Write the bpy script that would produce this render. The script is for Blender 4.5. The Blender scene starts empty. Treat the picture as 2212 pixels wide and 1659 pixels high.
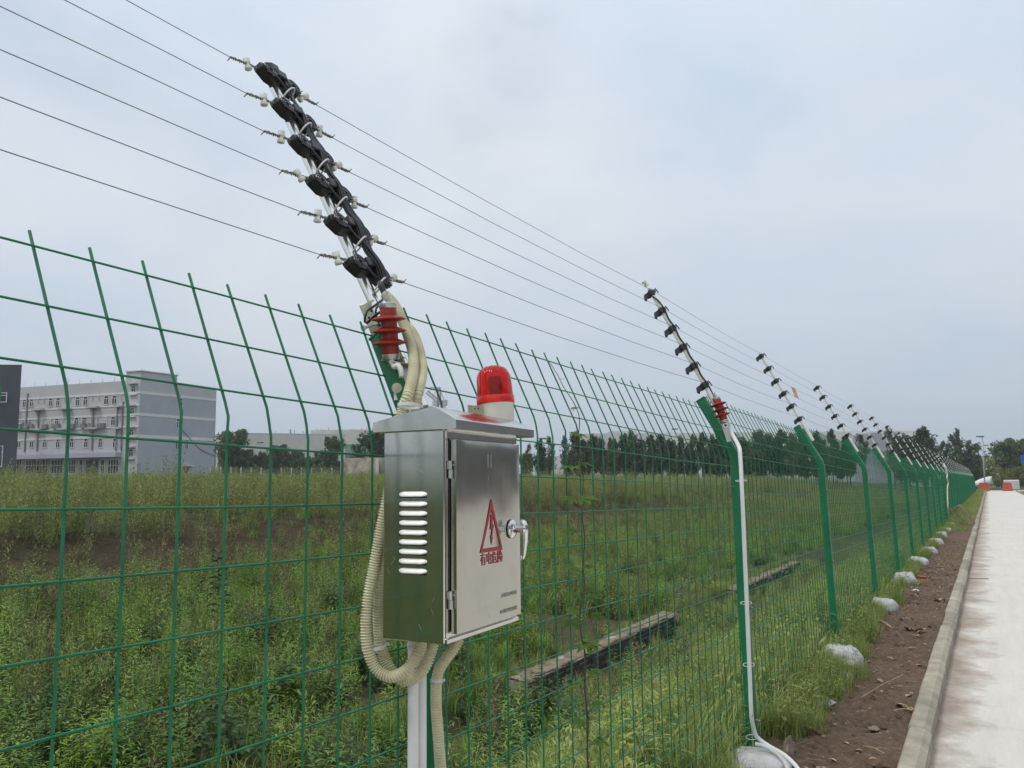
import bpy, bmesh, math, random
import numpy as np
from mathutils import Vector, Matrix, noise

R = math.radians
rnd = random.Random(7)
rng = np.random.default_rng(7)
sc = bpy.context.scene
col = sc.collection

# ------------------------------------------------------------------ camera
cam_d = bpy.data.cameras.new('camera')
cam_d.sensor_width = 36.0
cam_d.lens = 2690.0 / 3264.0 * 36.0
cam_d.clip_start = 0.05
cam_d.clip_end = 3000
cam = bpy.data.objects.new('camera', cam_d)
col.objects.link(cam)
CAM = Vector((0, 0, 1.5))
cam.location = CAM
cam.rotation_euler = (R(96.69605), R(0.604852), R(29.318359))
sc.camera = cam

# ------------------------------------------------------------------ sky and sun
SUN_EL, SUN_AZ = R(58), R(208)        # azimuth clockwise from +Y: behind the camera, a little to the left
world = bpy.data.worlds.new('World')
sc.world = world
world.use_nodes = True
wt = world.node_tree
wt.nodes.clear()
def wn(t, **k):
    n = wt.nodes.new(t)
    for a, b in k.items():
        setattr(n, a, b)
    return n
out = wn('ShaderNodeOutputWorld')
sky = wn('ShaderNodeTexSky')
sky.sky_type = 'NISHITA'
sky.sun_disc = False
sky.sun_elevation = SUN_EL
sky.sun_rotation = SUN_AZ
sky.air_density = 1.2
sky.dust_density = 2.0
bg_sky = wn('ShaderNodeBackground')
bg_sky.inputs[1].default_value = 0.15
wt.links.new(sky.outputs[0], bg_sky.inputs[0])
tc = wn('ShaderNodeTexCoord')
sep = wn('ShaderNodeSeparateXYZ')
wt.links.new(tc.outputs['Generated'], sep.inputs[0])
def math_n(op, a, b=None, clamp=False):
    n = wn('ShaderNodeMath', operation=op)
    n.use_clamp = clamp
    for i, v in enumerate((a, b)):
        if v is None:
            continue
        if isinstance(v, (int, float)):
            n.inputs[i].default_value = v
        else:
            wt.links.new(v, n.inputs[i])
    return n.outputs[0]
# project the view direction on a cloud sheet so that clouds flatten towards the horizon
zc = math_n('ADD', math_n('MAXIMUM', sep.outputs[2], 0.0), 0.22)
comb = wn('ShaderNodeCombineXYZ')
wt.links.new(math_n('DIVIDE', sep.outputs[0], zc), comb.inputs[0])
wt.links.new(math_n('DIVIDE', sep.outputs[1], zc), comb.inputs[1])
comb.inputs[2].default_value = 0.35
def wnoise(scale, detail, rough, off=(0, 0, 0), dist=0.0):
    mp = wn('ShaderNodeMapping')
    mp.inputs['Location'].default_value = off
    wt.links.new(comb.outputs[0], mp.inputs[0])
    n = wn('ShaderNodeTexNoise')
    n.inputs['Scale'].default_value = scale
    n.inputs['Detail'].default_value = detail
    n.inputs['Roughness'].default_value = rough
    n.inputs['Distortion'].default_value = dist
    wt.links.new(mp.outputs[0], n.inputs['Vector'])
    return n.outputs[0]
n1 = wnoise(0.9, 7, 0.55, (3.1, 1.7, 0), 0.4)
n2 = wnoise(2.6, 7, 0.52, (1.0, 4.0, 2.0), 0.3)
n3 = wnoise(0.7, 3, 0.5, (6.0, 13.0, 5.0), 0.2)
# cloud brightness
ramp = wn('ShaderNodeValToRGB')
ramp.color_ramp.elements[0].position = 0.32
ramp.color_ramp.elements[0].color = (0.57, 0.685, 0.83, 1)
ramp.color_ramp.elements[1].position = 0.68
ramp.color_ramp.elements[1].color = (0.84, 0.88, 0.915, 1)
wt.links.new(math_n('ADD', math_n('MULTIPLY', n1, 0.6), math_n('MULTIPLY', n2, 0.4)), ramp.inputs[0])
# the overcast darkens and greys towards the horizon
hz = wn('ShaderNodeMapRange')
wt.links.new(sep.outputs[2], hz.inputs[0])
hz.inputs[1].default_value = -0.02
hz.inputs[2].default_value = 0.34
hz.interpolation_type = 'SMOOTHSTEP'
mixh = wn('ShaderNodeMixRGB')
wt.links.new(hz.outputs[0], mixh.inputs[0])
mixh.inputs[1].default_value = (0.54, 0.63, 0.72, 1)
wt.links.new(ramp.outputs[0], mixh.inputs[2])
bg_cloud = wn('ShaderNodeBackground')
wt.links.new(mixh.outputs[0], bg_cloud.inputs[0])
zen = wn('ShaderNodeMapRange')
wt.links.new(sep.outputs[2], zen.inputs[0])
zen.inputs[1].default_value = 0.4
zen.inputs[2].default_value = 1.0
zen.inputs[3].default_value = 1.0
zen.inputs[4].default_value = 1.35
wt.links.new(zen.outputs[0], bg_cloud.inputs[1])
# thin places in the cloud let the blue sky through, more of them away from the horizon
gap = wn('ShaderNodeMapRange')
gap.interpolation_type = 'SMOOTHSTEP'
wt.links.new(math_n('ADD', math_n('MULTIPLY', n3, 0.55), math_n('MULTIPLY', n2, 0.45)), gap.inputs[0])
gap.inputs[1].default_value = 0.48
gap.inputs[2].default_value = 0.66
gap2 = wn('ShaderNodeMapRange')
wt.links.new(sep.outputs[2], gap2.inputs[0])
gap2.inputs[1].default_value = 0.10
gap2.inputs[2].default_value = 0.45
gap2.inputs[3].default_value = 0.05
gap2.inputs[4].default_value = 0.40
g = math_n('MULTIPLY', gap.outputs[0], gap2.outputs[0], True)
mx = wn('ShaderNodeMixShader')
wt.links.new(g, mx.inputs[0])
wt.links.new(bg_cloud.outputs[0], mx.inputs[1])
wt.links.new(bg_sky.outputs[0], mx.inputs[2])
wt.links.new(mx.outputs[0], out.inputs[0])

sun_d = bpy.data.lights.new('sun', 'SUN')
sun_d.energy = 1.5
sun_d.angle = R(14)
sun_d.color = (1.0, 0.95, 0.87)
sun = bpy.data.objects.new('sun', sun_d)
col.objects.link(sun)
sdir = Vector((math.sin(SUN_AZ) * math.cos(SUN_EL), math.cos(SUN_AZ) * math.cos(SUN_EL), math.sin(SUN_EL)))
sun.rotation_euler = (-sdir).to_track_quat('-Z', 'Y').to_euler()

vs = sc.view_settings
vs.view_transform = 'Standard'
vs.look = 'None'
vs.exposure = 0.0
vs.gamma = 1.0
vs.use_curve_mapping = False
sc.render.engine = 'CYCLES'
sc.cycles.max_bounces = 7
sc.cycles.transparent_max_bounces = 8

# ------------------------------------------------------------------ helpers
_Rm = cam.rotation_euler.to_matrix()
_rt, _up, _fw = _Rm @ Vector((1, 0, 0)), _Rm @ Vector((0, 1, 0)), _Rm @ Vector((0, 0, -1))
def ray(px, py):
    """view ray through a point of the 2212 x 1659 photograph, unit length along the optical axis"""
    return _fw + _rt * ((px - 1106) / 1823.0) - _up * ((py - 829.5) / 1823.0)
def at(px, py, d=None, x=None, y=None, z=None):
    r = ray(px, py)
    if x is not None: t = (x - CAM.x) / r.x
    elif y is not None: t = (y - CAM.y) / r.y
    elif z is not None: t = (z - CAM.z) / r.z
    else: t = d
    return CAM + r * t
def onplane(px, py, p0, n):
    r = ray(px, py)
    return CAM + r * ((p0 - CAM).dot(n) / r.dot(n))

def tag(o, label=None, cat=None, group=None, kind=None):
    if label: o['label'] = label
    if cat: o['category'] = cat
    if group: o['group'] = group
    if kind: o['kind'] = kind
    return o
def empty(name, loc=(0, 0, 0), rot=(0, 0, 0)):
    o = bpy.data.objects.new(name, None)
    o.empty_display_size = 0.1
    col.objects.link(o)
    o.location = loc
    o.rotation_euler = rot
    return o
def copy_tree(o, parent=None):
    c = o.copy()
    col.objects.link(c)
    if parent is not None:
        c.parent = parent
    for ch in list(kids.get(o.name, [])):
        copy_tree(ch, c)
        
    kids[c.name] = [k for k in col.objects[-0:]] if False else kids.get(c.name, [])
    return c
kids = {}
class MB:
    """collects pieces of geometry and links them as one mesh object"""
    def __init__(s):
        s.v = []; s.f = []; s.n = 0; s.m = []
    def add(s, v, f, mi=0):
        b = s.n
        s.v.extend([tuple(p) for p in v]); s.n += len(v)
        s.f.extend([tuple(i + b for i in q) for q in f]); s.m.extend([mi] * len(f))
        return s
    def box(s, c, d, rot=None, mi=0, bev=0.0):
        c = Vector(c); hx, hy, hz = d[0] / 2, d[1] / 2, d[2] / 2
        if bev > 0:
            b = min(bev, hx * .9, hy * .9, hz * .9)
            pts = []
            for sx in (-1, 1):
                for sy in (-1, 1):
                    for sz in (-1, 1):
                        pts += [(sx * hx, sy * (hy - b), sz * (hz - b)), (sx * (hx - b), sy * hy, sz * (hz - b)), (sx * (hx - b), sy * (hy - b), sz * hz)]
            bm = bmesh.new()
            for p in pts: bm.verts.new(p)
            r = bmesh.ops.convex_hull(bm, input=bm.verts)
            bm.verts.index_update()
            V = [v.co.copy() for v in bm.verts]; F = [[v.index for v in f.verts] for f in bm.faces]
            bm.free()
        else:
            V = [Vector((x, y, z)) for x in (-hx, hx) for y in (-hy, hy) for z in (-hz, hz)]
            F = [(0, 1, 3, 2), (4, 6, 7, 5), (0, 4, 5, 1), (2, 3, 7, 6), (0, 2, 6, 4), (1, 5, 7, 3)]
        if rot is not None:
            V = [rot @ v for v in V]
        return s.add([v + c for v in V], F, mi)
    def frame_box(s, o, ax, ay, az, mi=0):
        """box spanned by three edge vectors from corner o"""
        o = Vector(o); V = [o + ax * i + ay * j + az * k for i in (0, 1) for j in (0, 1) for k in (0, 1)]
        return s.add(V, [(0, 1, 3, 2), (4, 6, 7, 5), (0, 4, 5, 1), (2, 3, 7, 6), (0, 2, 6, 4), (1, 5, 7, 3)], mi)
    def rings(s, loops, closed_ends=True, mi=0):
        n = len(loops[0]); V = [p for l in loops for p in l]; F = []
        for i in range(len(loops) - 1):
            for j in range(n):
                a, b = i * n + j, i * n + (j + 1) % n
                F.append((a, b, b + n, a + n))
        if closed_ends:
            F.append(tuple(reversed(range(n)))); F.append(tuple((len(loops) - 1) * n + j for j in range(n)))
        return s.add(V, F, mi)
    def tube(s, pts, r, sides=8, caps=True, mi=0):
        """r: number or list"""
        pts = [Vector(p) for p in pts]; m = len(pts)
        rr = r if hasattr(r, '__len__') else [r] * m
        t = [(pts[min(i + 1, m - 1)] - pts[max(i - 1, 0)]).normalized() for i in range(m)]
        a = t[0].orthogonal().normalized(); loops = []
        for i in range(m):
            a = (a - t[i] * a.dot(t[i])).normalized(); b = t[i].cross(a)
            loops.append([pts[i] + (a * math.cos(2 * math.pi * k / sides) + b * math.sin(2 * math.pi * k / sides)) * rr[i] for k in range(sides)])
        return s.rings(loops, caps, mi)
    def lathe(s, prof, c=(0, 0, 0), axis=Vector((0, 0, 1)), sides=20, mi=0):
        """prof: (radius, height) pairs"""
        c = Vector(c); axis = Vector(axis).normalized(); a = axis.orthogonal().normalized(); b = axis.cross(a)
        loops = [[c + axis * h + (a * math.cos(2 * math.pi * k / sides) + b * math.sin(2 * math.pi * k / sides)) * max(r, 1e-4) for k in range(sides)] for r, h in prof]
        return s.rings(loops, True, mi)
    def prism(s, poly, w, o, ax, ay, az, mi=0):
        """poly in the (ax, ay) plane through o, extruded w along az"""
        o = Vector(o)
        A = [o + ax * p[0] + ay * p[1] for p in poly]; B = [p + az * w for p in A]; n = len(poly)
        F = [tuple(reversed(range(n))), tuple(range(n, 2 * n))] + [(i, (i + 1) % n, (i + 1) % n + n, i + n) for i in range(n)]
        return s.add(A + B, F, mi)
    def build(s, name, mat, parent=None, smooth=False, angle=None):
        me = bpy.data.meshes.new(name)
        me.from_pydata([tuple(v) for v in s.v], [], s.f)
        mats = mat if isinstance(mat, (list, tuple)) else [mat]
        for m_ in mats: me.materials.append(m_)
        if len(mats) > 1:
            me.polygons.foreach_set('material_index', s.m)
        me.validate()
        bm = bmesh.new(); bm.from_mesh(me)
        bmesh.ops.recalc_face_normals(bm, faces=bm.faces)
        bm.to_mesh(me); bm.free()
        if smooth:
            me.polygons.foreach_set('use_smooth', [True] * len(me.polygons))
            if angle:
                me.set_sharp_from_angle(angle=R(angle))
        return link(name, me, parent)
def link(name, me, parent=None):
    o = bpy.data.objects.new(name, me)
    col.objects.link(o)
    if parent is not None:
        o.parent = parent
        kids.setdefault(parent.name, []).append(o)
    return o
def clone(o):
    """a copy of a thing, of its parts and of their sub-parts"""
    c = o.copy(); col.objects.link(c)
    for ch in kids.get(o.name, []):
        d = ch.copy(); col.objects.link(d); d.parent = c
        kids.setdefault(c.name, []).append(d)
        for g2 in kids.get(ch.name, []):
            e = g2.copy(); col.objects.link(e); e.parent = d
            kids.setdefault(d.name, []).append(e)
    return c
def smooth_path(P, step=0.01):
    """Catmull-Rom through P, resampled at an even step"""
    P = [Vector(p) for p in P]; Q = [P[0] * 2 - P[1]] + P + [P[-1] * 2 - P[-2]]; o_ = []
    for i in range(1, len(Q) - 2):
        for k in range(16):
            t = k / 16.0; a, b, c, d = Q[i - 1], Q[i], Q[i + 1], Q[i + 2]
            o_.append(0.5 * ((2 * b) + (c - a) * t + (2 * a - 5 * b + 4 * c - d) * t * t + (3 * b - a - 3 * c + d) * t ** 3))
    o_.append(P[-1])
    L = [0]
    for a, b in zip(o_, o_[1:]): L.append(L[-1] + (b - a).length)
    n = max(2, int(L[-1] / step)); res = []; j = 0
    for i in range(n + 1):
        s_ = L[-1] * i / n
        while j < len(L) - 2 and L[j + 1] < s_: j += 1
        u = (s_ - L[j]) / max(L[j + 1] - L[j], 1e-9)
        res.append(o_[j].lerp(o_[j + 1], min(max(u, 0), 1)))
    return res

# ------------------------------------------------------------------ materials
def newmat(name):
    m = bpy.data.materials.new(name); m.use_nodes = True
    return m, m.node_tree, m.node_tree.nodes['Principled BSDF']
def N(t, k, **kw):
    n = t.nodes.new(k)
    for a, b in kw.items(): setattr(n, a, b)
    return n
def coords(t, space='object'):
    if space == 'world':
        return N(t, 'ShaderNodeNewGeometry').outputs['Position']
    return N(t, 'ShaderNodeTexCoord').outputs['Object']
def tnoise(t, vec, scale, detail=4, rough=0.55, stretch=None, dist=0):
    if stretch:
        mp = N(t, 'ShaderNodeMapping'); mp.inputs['Scale'].default_value = stretch
        t.links.new(vec, mp.inputs[0]); vec = mp.outputs[0]
    n = N(t, 'ShaderNodeTexNoise'); n.inputs['Scale'].default_value = scale; n.inputs['Detail'].default_value = detail
    n.inputs['Roughness'].default_value = rough; n.inputs['Distortion'].default_value = dist
    t.links.new(vec, n.inputs['Vector'])
    return n.outputs[0]
def tramp(t, fac, stops):
    r = N(t, 'ShaderNodeValToRGB'); e = r.color_ramp.elements
    while len(e) < len(stops): e.new(0.5)
    for i, (p, c) in enumerate(stops):
        e[i].position = p; e[i].color = (*c, 1) if len(c) == 3 else c
    t.links.new(fac, r.inputs[0])
    return r.outputs[0]
def tmix(t, fac, a, b, mode='MIX'):
    m = N(t, 'ShaderNodeMixRGB', blend_type=mode)
    for i, v in ((0, fac), (1, a), (2, b)):
        if isinstance(v, (int, float)): m.inputs[i].default_value = v
        elif isinstance(v, tuple): m.inputs[i].default_value = (*v, 1) if len(v) == 3 else v
        else: t.links.new(v, m.inputs[i])
    return m.outputs[0]
def tbump(t, b, h, strength=0.3, dist=0.01):
    bp = N(t, 'ShaderNodeBump'); bp.inputs['Strength'].default_value = strength; bp.inputs['Distance'].default_value = dist
    t.links.new(h, bp.inputs['Height']); t.links.new(bp.outputs[0], b.inputs['Normal'])
def surf(name, c, rough=0.6, metal=0.0, var=0.12, scale=8, bump=0.0, bscale=60, space='object', bdist=0.003, spec=0.5, c2=None):
    m, t, b = newmat(name)
    co = coords(t, space)
    lo = tuple(x * (1 - var) for x in c); hi = tuple(min(1, x * (1 + var)) for x in (c2 or c))
    t.links.new(tramp(t, tnoise(t, co, scale, 6, 0.6), [(0.3, lo), (0.7, hi)]), b.inputs['Base Color'])
    b.inputs['Roughness'].default_value = rough; b.inputs['Metallic'].default_value = metal
    b.inputs['Specular IOR Level'].default_value = spec
    if bump: tbump(t, b, tnoise(t, co, bscale, 5, 0.6), bump, bdist)
    return m
M = {}
M['wire_green'] = surf('green_coated_wire', (0.004, 0.145, 0.058), 0.45, var=0.3, scale=5, bump=0.15, bscale=300, bdist=0.0008)
M['post_green'] = surf('green_painted_post', (0.005, 0.145, 0.058), 0.45, var=0.25, scale=7, bump=0.2, bscale=140, bdist=0.0008)
M['black'] = surf('black_plastic', (0.022, 0.023, 0.026), 0.36, var=0.3, scale=30, bump=0.2, bscale=300, bdist=0.0006)
M['cable'] = surf('black_cable', (0.018, 0.018, 0.019), 0.38, var=0.2, scale=30)
M['white_plastic'] = surf('white_plastic', (0.72, 0.71, 0.66), 0.45, var=0.06, scale=14, bump=0.05, bscale=200)
M['porcelain'] = surf('white_porcelain', (0.70, 0.70, 0.65), 0.25, var=0.06, scale=40)
M['red_silicone'] = surf('red_silicone', (0.27, 0.024, 0.014), 0.45, var=0.18, scale=20, bump=0.1, bscale=200, bdist=0.0006)
M['galv'] = surf('galvanised_steel', (0.55, 0.55, 0.53), 0.38, 0.9, var=0.15, scale=40, bump=0.1, bscale=200, bdist=0.0006)
M['bright_steel'] = surf('bright_steel_tube', (0.85, 0.84, 0.80), 0.22, 0.9, var=0.06, scale=20)
M['zinc'] = surf('yellow_zinc_plate', (0.52, 0.49, 0.33), 0.4, 0.85, var=0.25, scale=30, c2=(0.6, 0.58, 0.46))
M['rod'] = surf('white_fibre_rod', (0.66, 0.66, 0.60), 0.28, 0.0, var=0.08, scale=10)
M['wire'] = surf('stranded_steel_wire', (0.20, 0.21, 0.22), 0.5, 0.5, var=0.15, scale=30)
M['twist'] = surf('twisted_wire', (0.24, 0.23, 0.20), 0.5, 0.5, var=0.3, scale=200)
M['bolt'] = surf('weathered_bolt', (0.22, 0.19, 0.16), 0.5, 0.6, var=0.35, scale=90)
M['dark'] = surf('dark_gap', (0.012, 0.012, 0.012), 0.8, var=0.1)
M['sign_red'] = surf('red_print', (0.36, 0.020, 0.026), 0.4, var=0.08, scale=40)
M['print_grey'] = surf('grey_print', (0.20, 0.18, 0.16), 0.5, var=0.2, scale=200)
M['tie'] = surf('nylon_cable_tie', (0.62, 0.62, 0.60), 0.4, var=0.06)
M['hose'] = surf('cream_corrugated_hose', (0.60, 0.545, 0.335), 0.42, var=0.10, scale=18, c2=(0.66, 0.62, 0.42))
M['hose_grey'] = surf('pale_grey_hose', (0.6, 0.6, 0.58), 0.42, var=0.10, scale=18)
M['pvc'] = surf('white_pvc_pipe', (0.76, 0.75, 0.72), 0.35, var=0.06, scale=7)
M['chrome'] = surf('chromed_handle', (0.78, 0.78, 0.78), 0.1, 1.0, var=0.03)
M['beige_base'] = surf('off_white_beacon_base', (0.66, 0.64, 0.56), 0.4, var=0.05, scale=20)

# brushed stainless sheet: reflections are stretched and wobble with the dents of the sheet
def steel(name, col_, rough, wob=0.35, bs=5.0, seed=0.0):
    m, t, b = newmat(name)
    co = coords(t)
    mp = N(t, 'ShaderNodeMapping'); mp.inputs['Location'].default_value = (seed, seed * 2, 0); t.links.new(co, mp.inputs[0])
    fine = tnoise(t, mp.outputs[0], 70, 3, 0.6, (1, 1, 0.06))
    big = tnoise(t, mp.outputs[0], bs, 1.5, 0.4)
    dirt = tnoise(t, mp.outputs[0], 16, 6, 0.65)
    c = tmix(t, tramp(t, dirt, [(0.5, (0, 0, 0)), (0.75, (0.35, 0.35, 0.35))]), col_, tuple(x * 0.7 for x in (col_[0], col_[1] * 0.97, col_[2] * 0.9)))
    t.links.new(c, b.inputs['Base Color'])
    b.inputs['Metallic'].default_value = 1.0
    b.inputs['Anisotropic'].default_value = 0.0
    rr = N(t, 'ShaderNodeMapRange'); rr.inputs[3].default_value = rough * 0.8; rr.inputs[4].default_value = rough * 1.3
    t.links.new(fine, rr.inputs[0]); t.links.new(rr.outputs[0], b.inputs['Roughness'])
    b1 = N(t, 'ShaderNodeBump'); b1.inputs['Strength'].default_value = wob; b1.inputs['Distance'].default_value = 0.02
    t.links.new(big, b1.inputs['Height'])
    b2 = N(t, 'ShaderNodeBump'); b2.inputs['Strength'].default_value = 0.05; b2.inputs['Distance'].default_value = 0.0006
    t.links.new(fine, b2.inputs['Height']); t.links.new(b1.outputs[0], b2.inputs['Normal'])
    t.links.new(b2.outputs[0], b.inputs['Normal'])
    return m
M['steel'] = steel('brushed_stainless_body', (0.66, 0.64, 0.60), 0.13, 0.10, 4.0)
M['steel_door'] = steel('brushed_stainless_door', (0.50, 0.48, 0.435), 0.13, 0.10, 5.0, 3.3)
M['steel_lid'] = steel('brushed_stainless_lid', (0.66, 0.65, 0.60), 0.16, 0.15, 9.0, 1.3)
M['louvre'] = surf('skylit_louvre_lip', (0.80, 0.79, 0.75), 0.5, 0.3, var=0.08, scale=60)  # stainless lips; bright sky reflection put into this pale colour

# red tinted beacon cover
m, t, b = newmat('red_tinted_cover'); M['red_cover'] = m
b.inputs['Base Color'].default_value = (0.93, 0.06, 0.035, 1)
b.inputs['Roughness'].default_value = 0.04
b.inputs['Transmission Weight'].default_value = 0.86
b.inputs['IOR'].default_value = 1.35
w_ = N(t, 'ShaderNodeTexWave', bands_direction='X'); w_.inputs['Scale'].default_value = 24; w_.inputs['Distortion'].default_value = 1.5
t.links.new(coords(t), w_.inputs['Vector']); tbump(t, b, w_.outputs[1], 0.35, 0.004)
M['red_ring'] = surf('red_plastic_ring', (0.62, 0.022, 0.012), 0.22, var=0.1, scale=20)
M['reflector'] = surf('beacon_reflector', (0.05, 0.012, 0.012), 0.3, 0.2, var=0.3, scale=60)
M['reflector_shell'] = surf('beacon_reflector_shell', (0.75, 0.7, 0.68), 0.2, 0.8, var=0.1, scale=60)

# cement-filled bag
m, t, b = newmat('white_cement_bag'); M['bag'] = m
co = coords(t); dn = tnoise(t, co, 9, 7, 0.7)
t.links.new(tramp(t, dn, [(0.25, (0.26, 0.23, 0.18)), (0.42, (0.48, 0.47, 0.44)), (0.72, (0.62, 0.63, 0.63))]), b.inputs['Base Color'])
b.inputs['Roughness'].default_value = 0.6
tbump(t, b, tnoise(t, co, 7, 3, 0.5, None, 1.4), 0.5, 0.03)

# soil, road, kerb
m, t, b = newmat('red_brown_soil'); M['soil'] = m
co = coords(t, 'world'); a1 = tnoise(t, co, 1.3, 6, 0.6); a2 = tnoise(t, co, 22, 8, 0.75)
c = tmix(t, 0.55, tramp(t, a1, [(0.3, (0.095, 0.060, 0.036)), (0.7, (0.205, 0.136, 0.085))]), tramp(t, a2, [(0.3, (0.042, 0.026, 0.017)), (0.5, (0.16, 0.104, 0.070)), (0.75, (0.38, 0.30, 0.22))]))
t.links.new(c, b.inputs['Base Color']); b.inputs['Roughness'].default_value = 0.95; b.inputs['Specular IOR Level'].default_value = 0.2
tbump(t, b, a2, 0.9, 0.03)
m, t, b = newmat('field_earth'); M['earth'] = m
co = coords(t, 'world'); a1 = tnoise(t, co, 0.35, 6, 0.6); a2 = tnoise(t, co, 9, 8, 0.75)
c = tmix(t, 0.5, tramp(t, a1, [(0.3, (0.070, 0.095, 0.032)), (0.7, (0.110, 0.105, 0.050))]), tramp(t, a2, [(0.3, (0.036, 0.040, 0.018)), (0.7, (0.115, 0.100, 0.052))]))
sp_e = N(t, 'ShaderNodeSeparateXYZ'); t.links.new(co, sp_e.inputs[0])
we = N(t, 'ShaderNodeMath', operation='MULTIPLY_ADD'); t.links.new(a1, we.inputs[0]); we.inputs[1].default_value = 2.5; t.links.new(sp_e.outputs[0], we.inputs[2])
be = tramp(t, N(t, 'ShaderNodeMapRange').outputs[0], [(0, (0, 0, 0)), (1, (1, 1, 1))])
mr = t.nodes[-2] if False else [n_ for n_ in t.nodes if n_.bl_idname == 'ShaderNodeMapRange'][0]
t.links.new(we.outputs[0], mr.inputs[0]); mr.inputs[1].default_value = -14.6; mr.inputs[2].default_value = -10.0
rm = [n_ for n_ in t.nodes if n_.bl_idname == 'ShaderNodeValToRGB'][-1]
e_ = rm.color_ramp.elements; e_[0].position = 0.0; e_[1].position = 1.0; e_[1].color = (0, 0, 0, 1)
for p_ in (0.18, 0.8):
    q_ = e_.new(p_); q_.color = (1, 1, 1, 1)
c = tmix(t, be, c, tmix(t, a2, (0.048, 0.038, 0.022), (0.110, 0.084, 0.050)))      # bare brown earth of the bank
t.links.new(c, b.inputs['Base Color']); b.inputs['Roughness'].default_value = 0.95; b.inputs['Specular IOR Level'].default_value = 0.15
tbump(t, b, a2, 0.9, 0.05)
m, t, b = newmat('pale_concrete_road'); M['road'] = m
co = coords(t, 'world')
sp = N(t, 'ShaderNodeSeparateXYZ'); t.links.new(co, sp.inputs[0])
f1 = tnoise(t, co, 0.9, 6, 0.6); f2 = tnoise(t, co, 60, 4, 0.7); f3 = tnoise(t, co, 2.6, 8, 0.68, (0.8, 0.75, 1))
f4 = tnoise(t, co, 3.5, 8, 0.7, (3.0, 0.35, 1))
base = tmix(t, 0.25, tmix(t, 0.35, tramp(t, f1, [(0.3, (0.60, 0.54, 0.455)), (0.7, (0.72, 0.66, 0.57))]), tramp(t, f4, [(0.35, (0.50, 0.45, 0.39)), (0.6, (0.72, 0.68, 0.62))])), tramp(t, f2, [(0.3, (0.50, 0.47, 0.42)), (0.7, (0.78, 0.75, 0.70))]))
# soil washed over the kerb: strong beside it, fading within about half a metre
edge = N(t, 'ShaderNodeMapRange'); t.links.new(sp.outputs[0], edge.inputs[0])
edge.inputs[1].default_value = -0.38; edge.inputs[2].default_value = 0.20; edge.inputs[3].default_value = 0.25; edge.inputs[4].default_value = -0.30
ad = N(t, 'ShaderNodeMath', operation='ADD'); t.links.new(edge.outputs[0], ad.inputs[0]); t.links.new(f3, ad.inputs[1])
mask = tramp(t, ad.outputs[0], [(0.47, (0, 0, 0)), (0.62, (0.6, 0.6, 0.6)), (0.78, (1, 1, 1))])
t.links.new(tmix(t, mask, base, tmix(t, f2, (0.25, 0.185, 0.135), (0.42, 0.34, 0.265))), b.inputs['Base Color'])
b.inputs['Roughness'].default_value = 0.8; b.inputs['Specular IOR Level'].default_value = 0.3
tbump(t, b, f2, 0.25, 0.004)
M['kerb'] = surf('weathered_kerb_concrete', (0.38, 0.345, 0.275), 0.9, var=0.22, scale=7, bump=0.5, bscale=70, space='world', bdist=0.006, spec=0.2)
_t = M['kerb'].node_tree; _b = _t.nodes['Principled BSDF']; _l = _b.inputs['Base Color'].links[0].from_socket
_oi = _t.nodes.new('ShaderNodeObjectInfo')
_t.links.new(tmix(_t, 1.0, _l, tramp(_t, _oi.outputs['Random'], [(0.0, (0.72, 0.70, 0.66)), (1.0, (1.08, 1.06, 1.02))]), 'MULTIPLY'), _b.inputs['Base Color'])
M['brick'] = surf('grey_black_brick', (0.062, 0.058, 0.054), 0.9, var=0.45, scale=3, bump=0.5, bscale=40, space='world', spec=0.2)
M['mortar'] = surf('old_mortar', (0.34, 0.31, 0.27), 0.95, var=0.25, scale=9, bump=0.6, bscale=30, space='world', spec=0.2)
M['coping'] = surf('silted_wall_top', (0.24, 0.195, 0.135), 0.95, var=0.35, scale=5, bump=0.9, bscale=14, space='world', bdist=0.05, spec=0.2)
M['leaf_dry'] = surf('dry_leaf', (0.36, 0.25, 0.16), 0.7, var=0.35, scale=20, space='world')
M['wood'] = surf('grey_scrap_wood', (0.24, 0.17, 0.125), 0.85, var=0.3, scale=9, bump=0.4, space='world')
M['stone'] = surf('pale_rubble', (0.26, 0.20, 0.155), 0.9, var=0.35, scale=20, bump=0.6, bscale=30, space='world')
M['plastic_bag'] = surf('crumpled_plastic', (0.55, 0.56, 0.56), 0.3, var=0.25, scale=20, bump=0.9, bscale=40)

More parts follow.
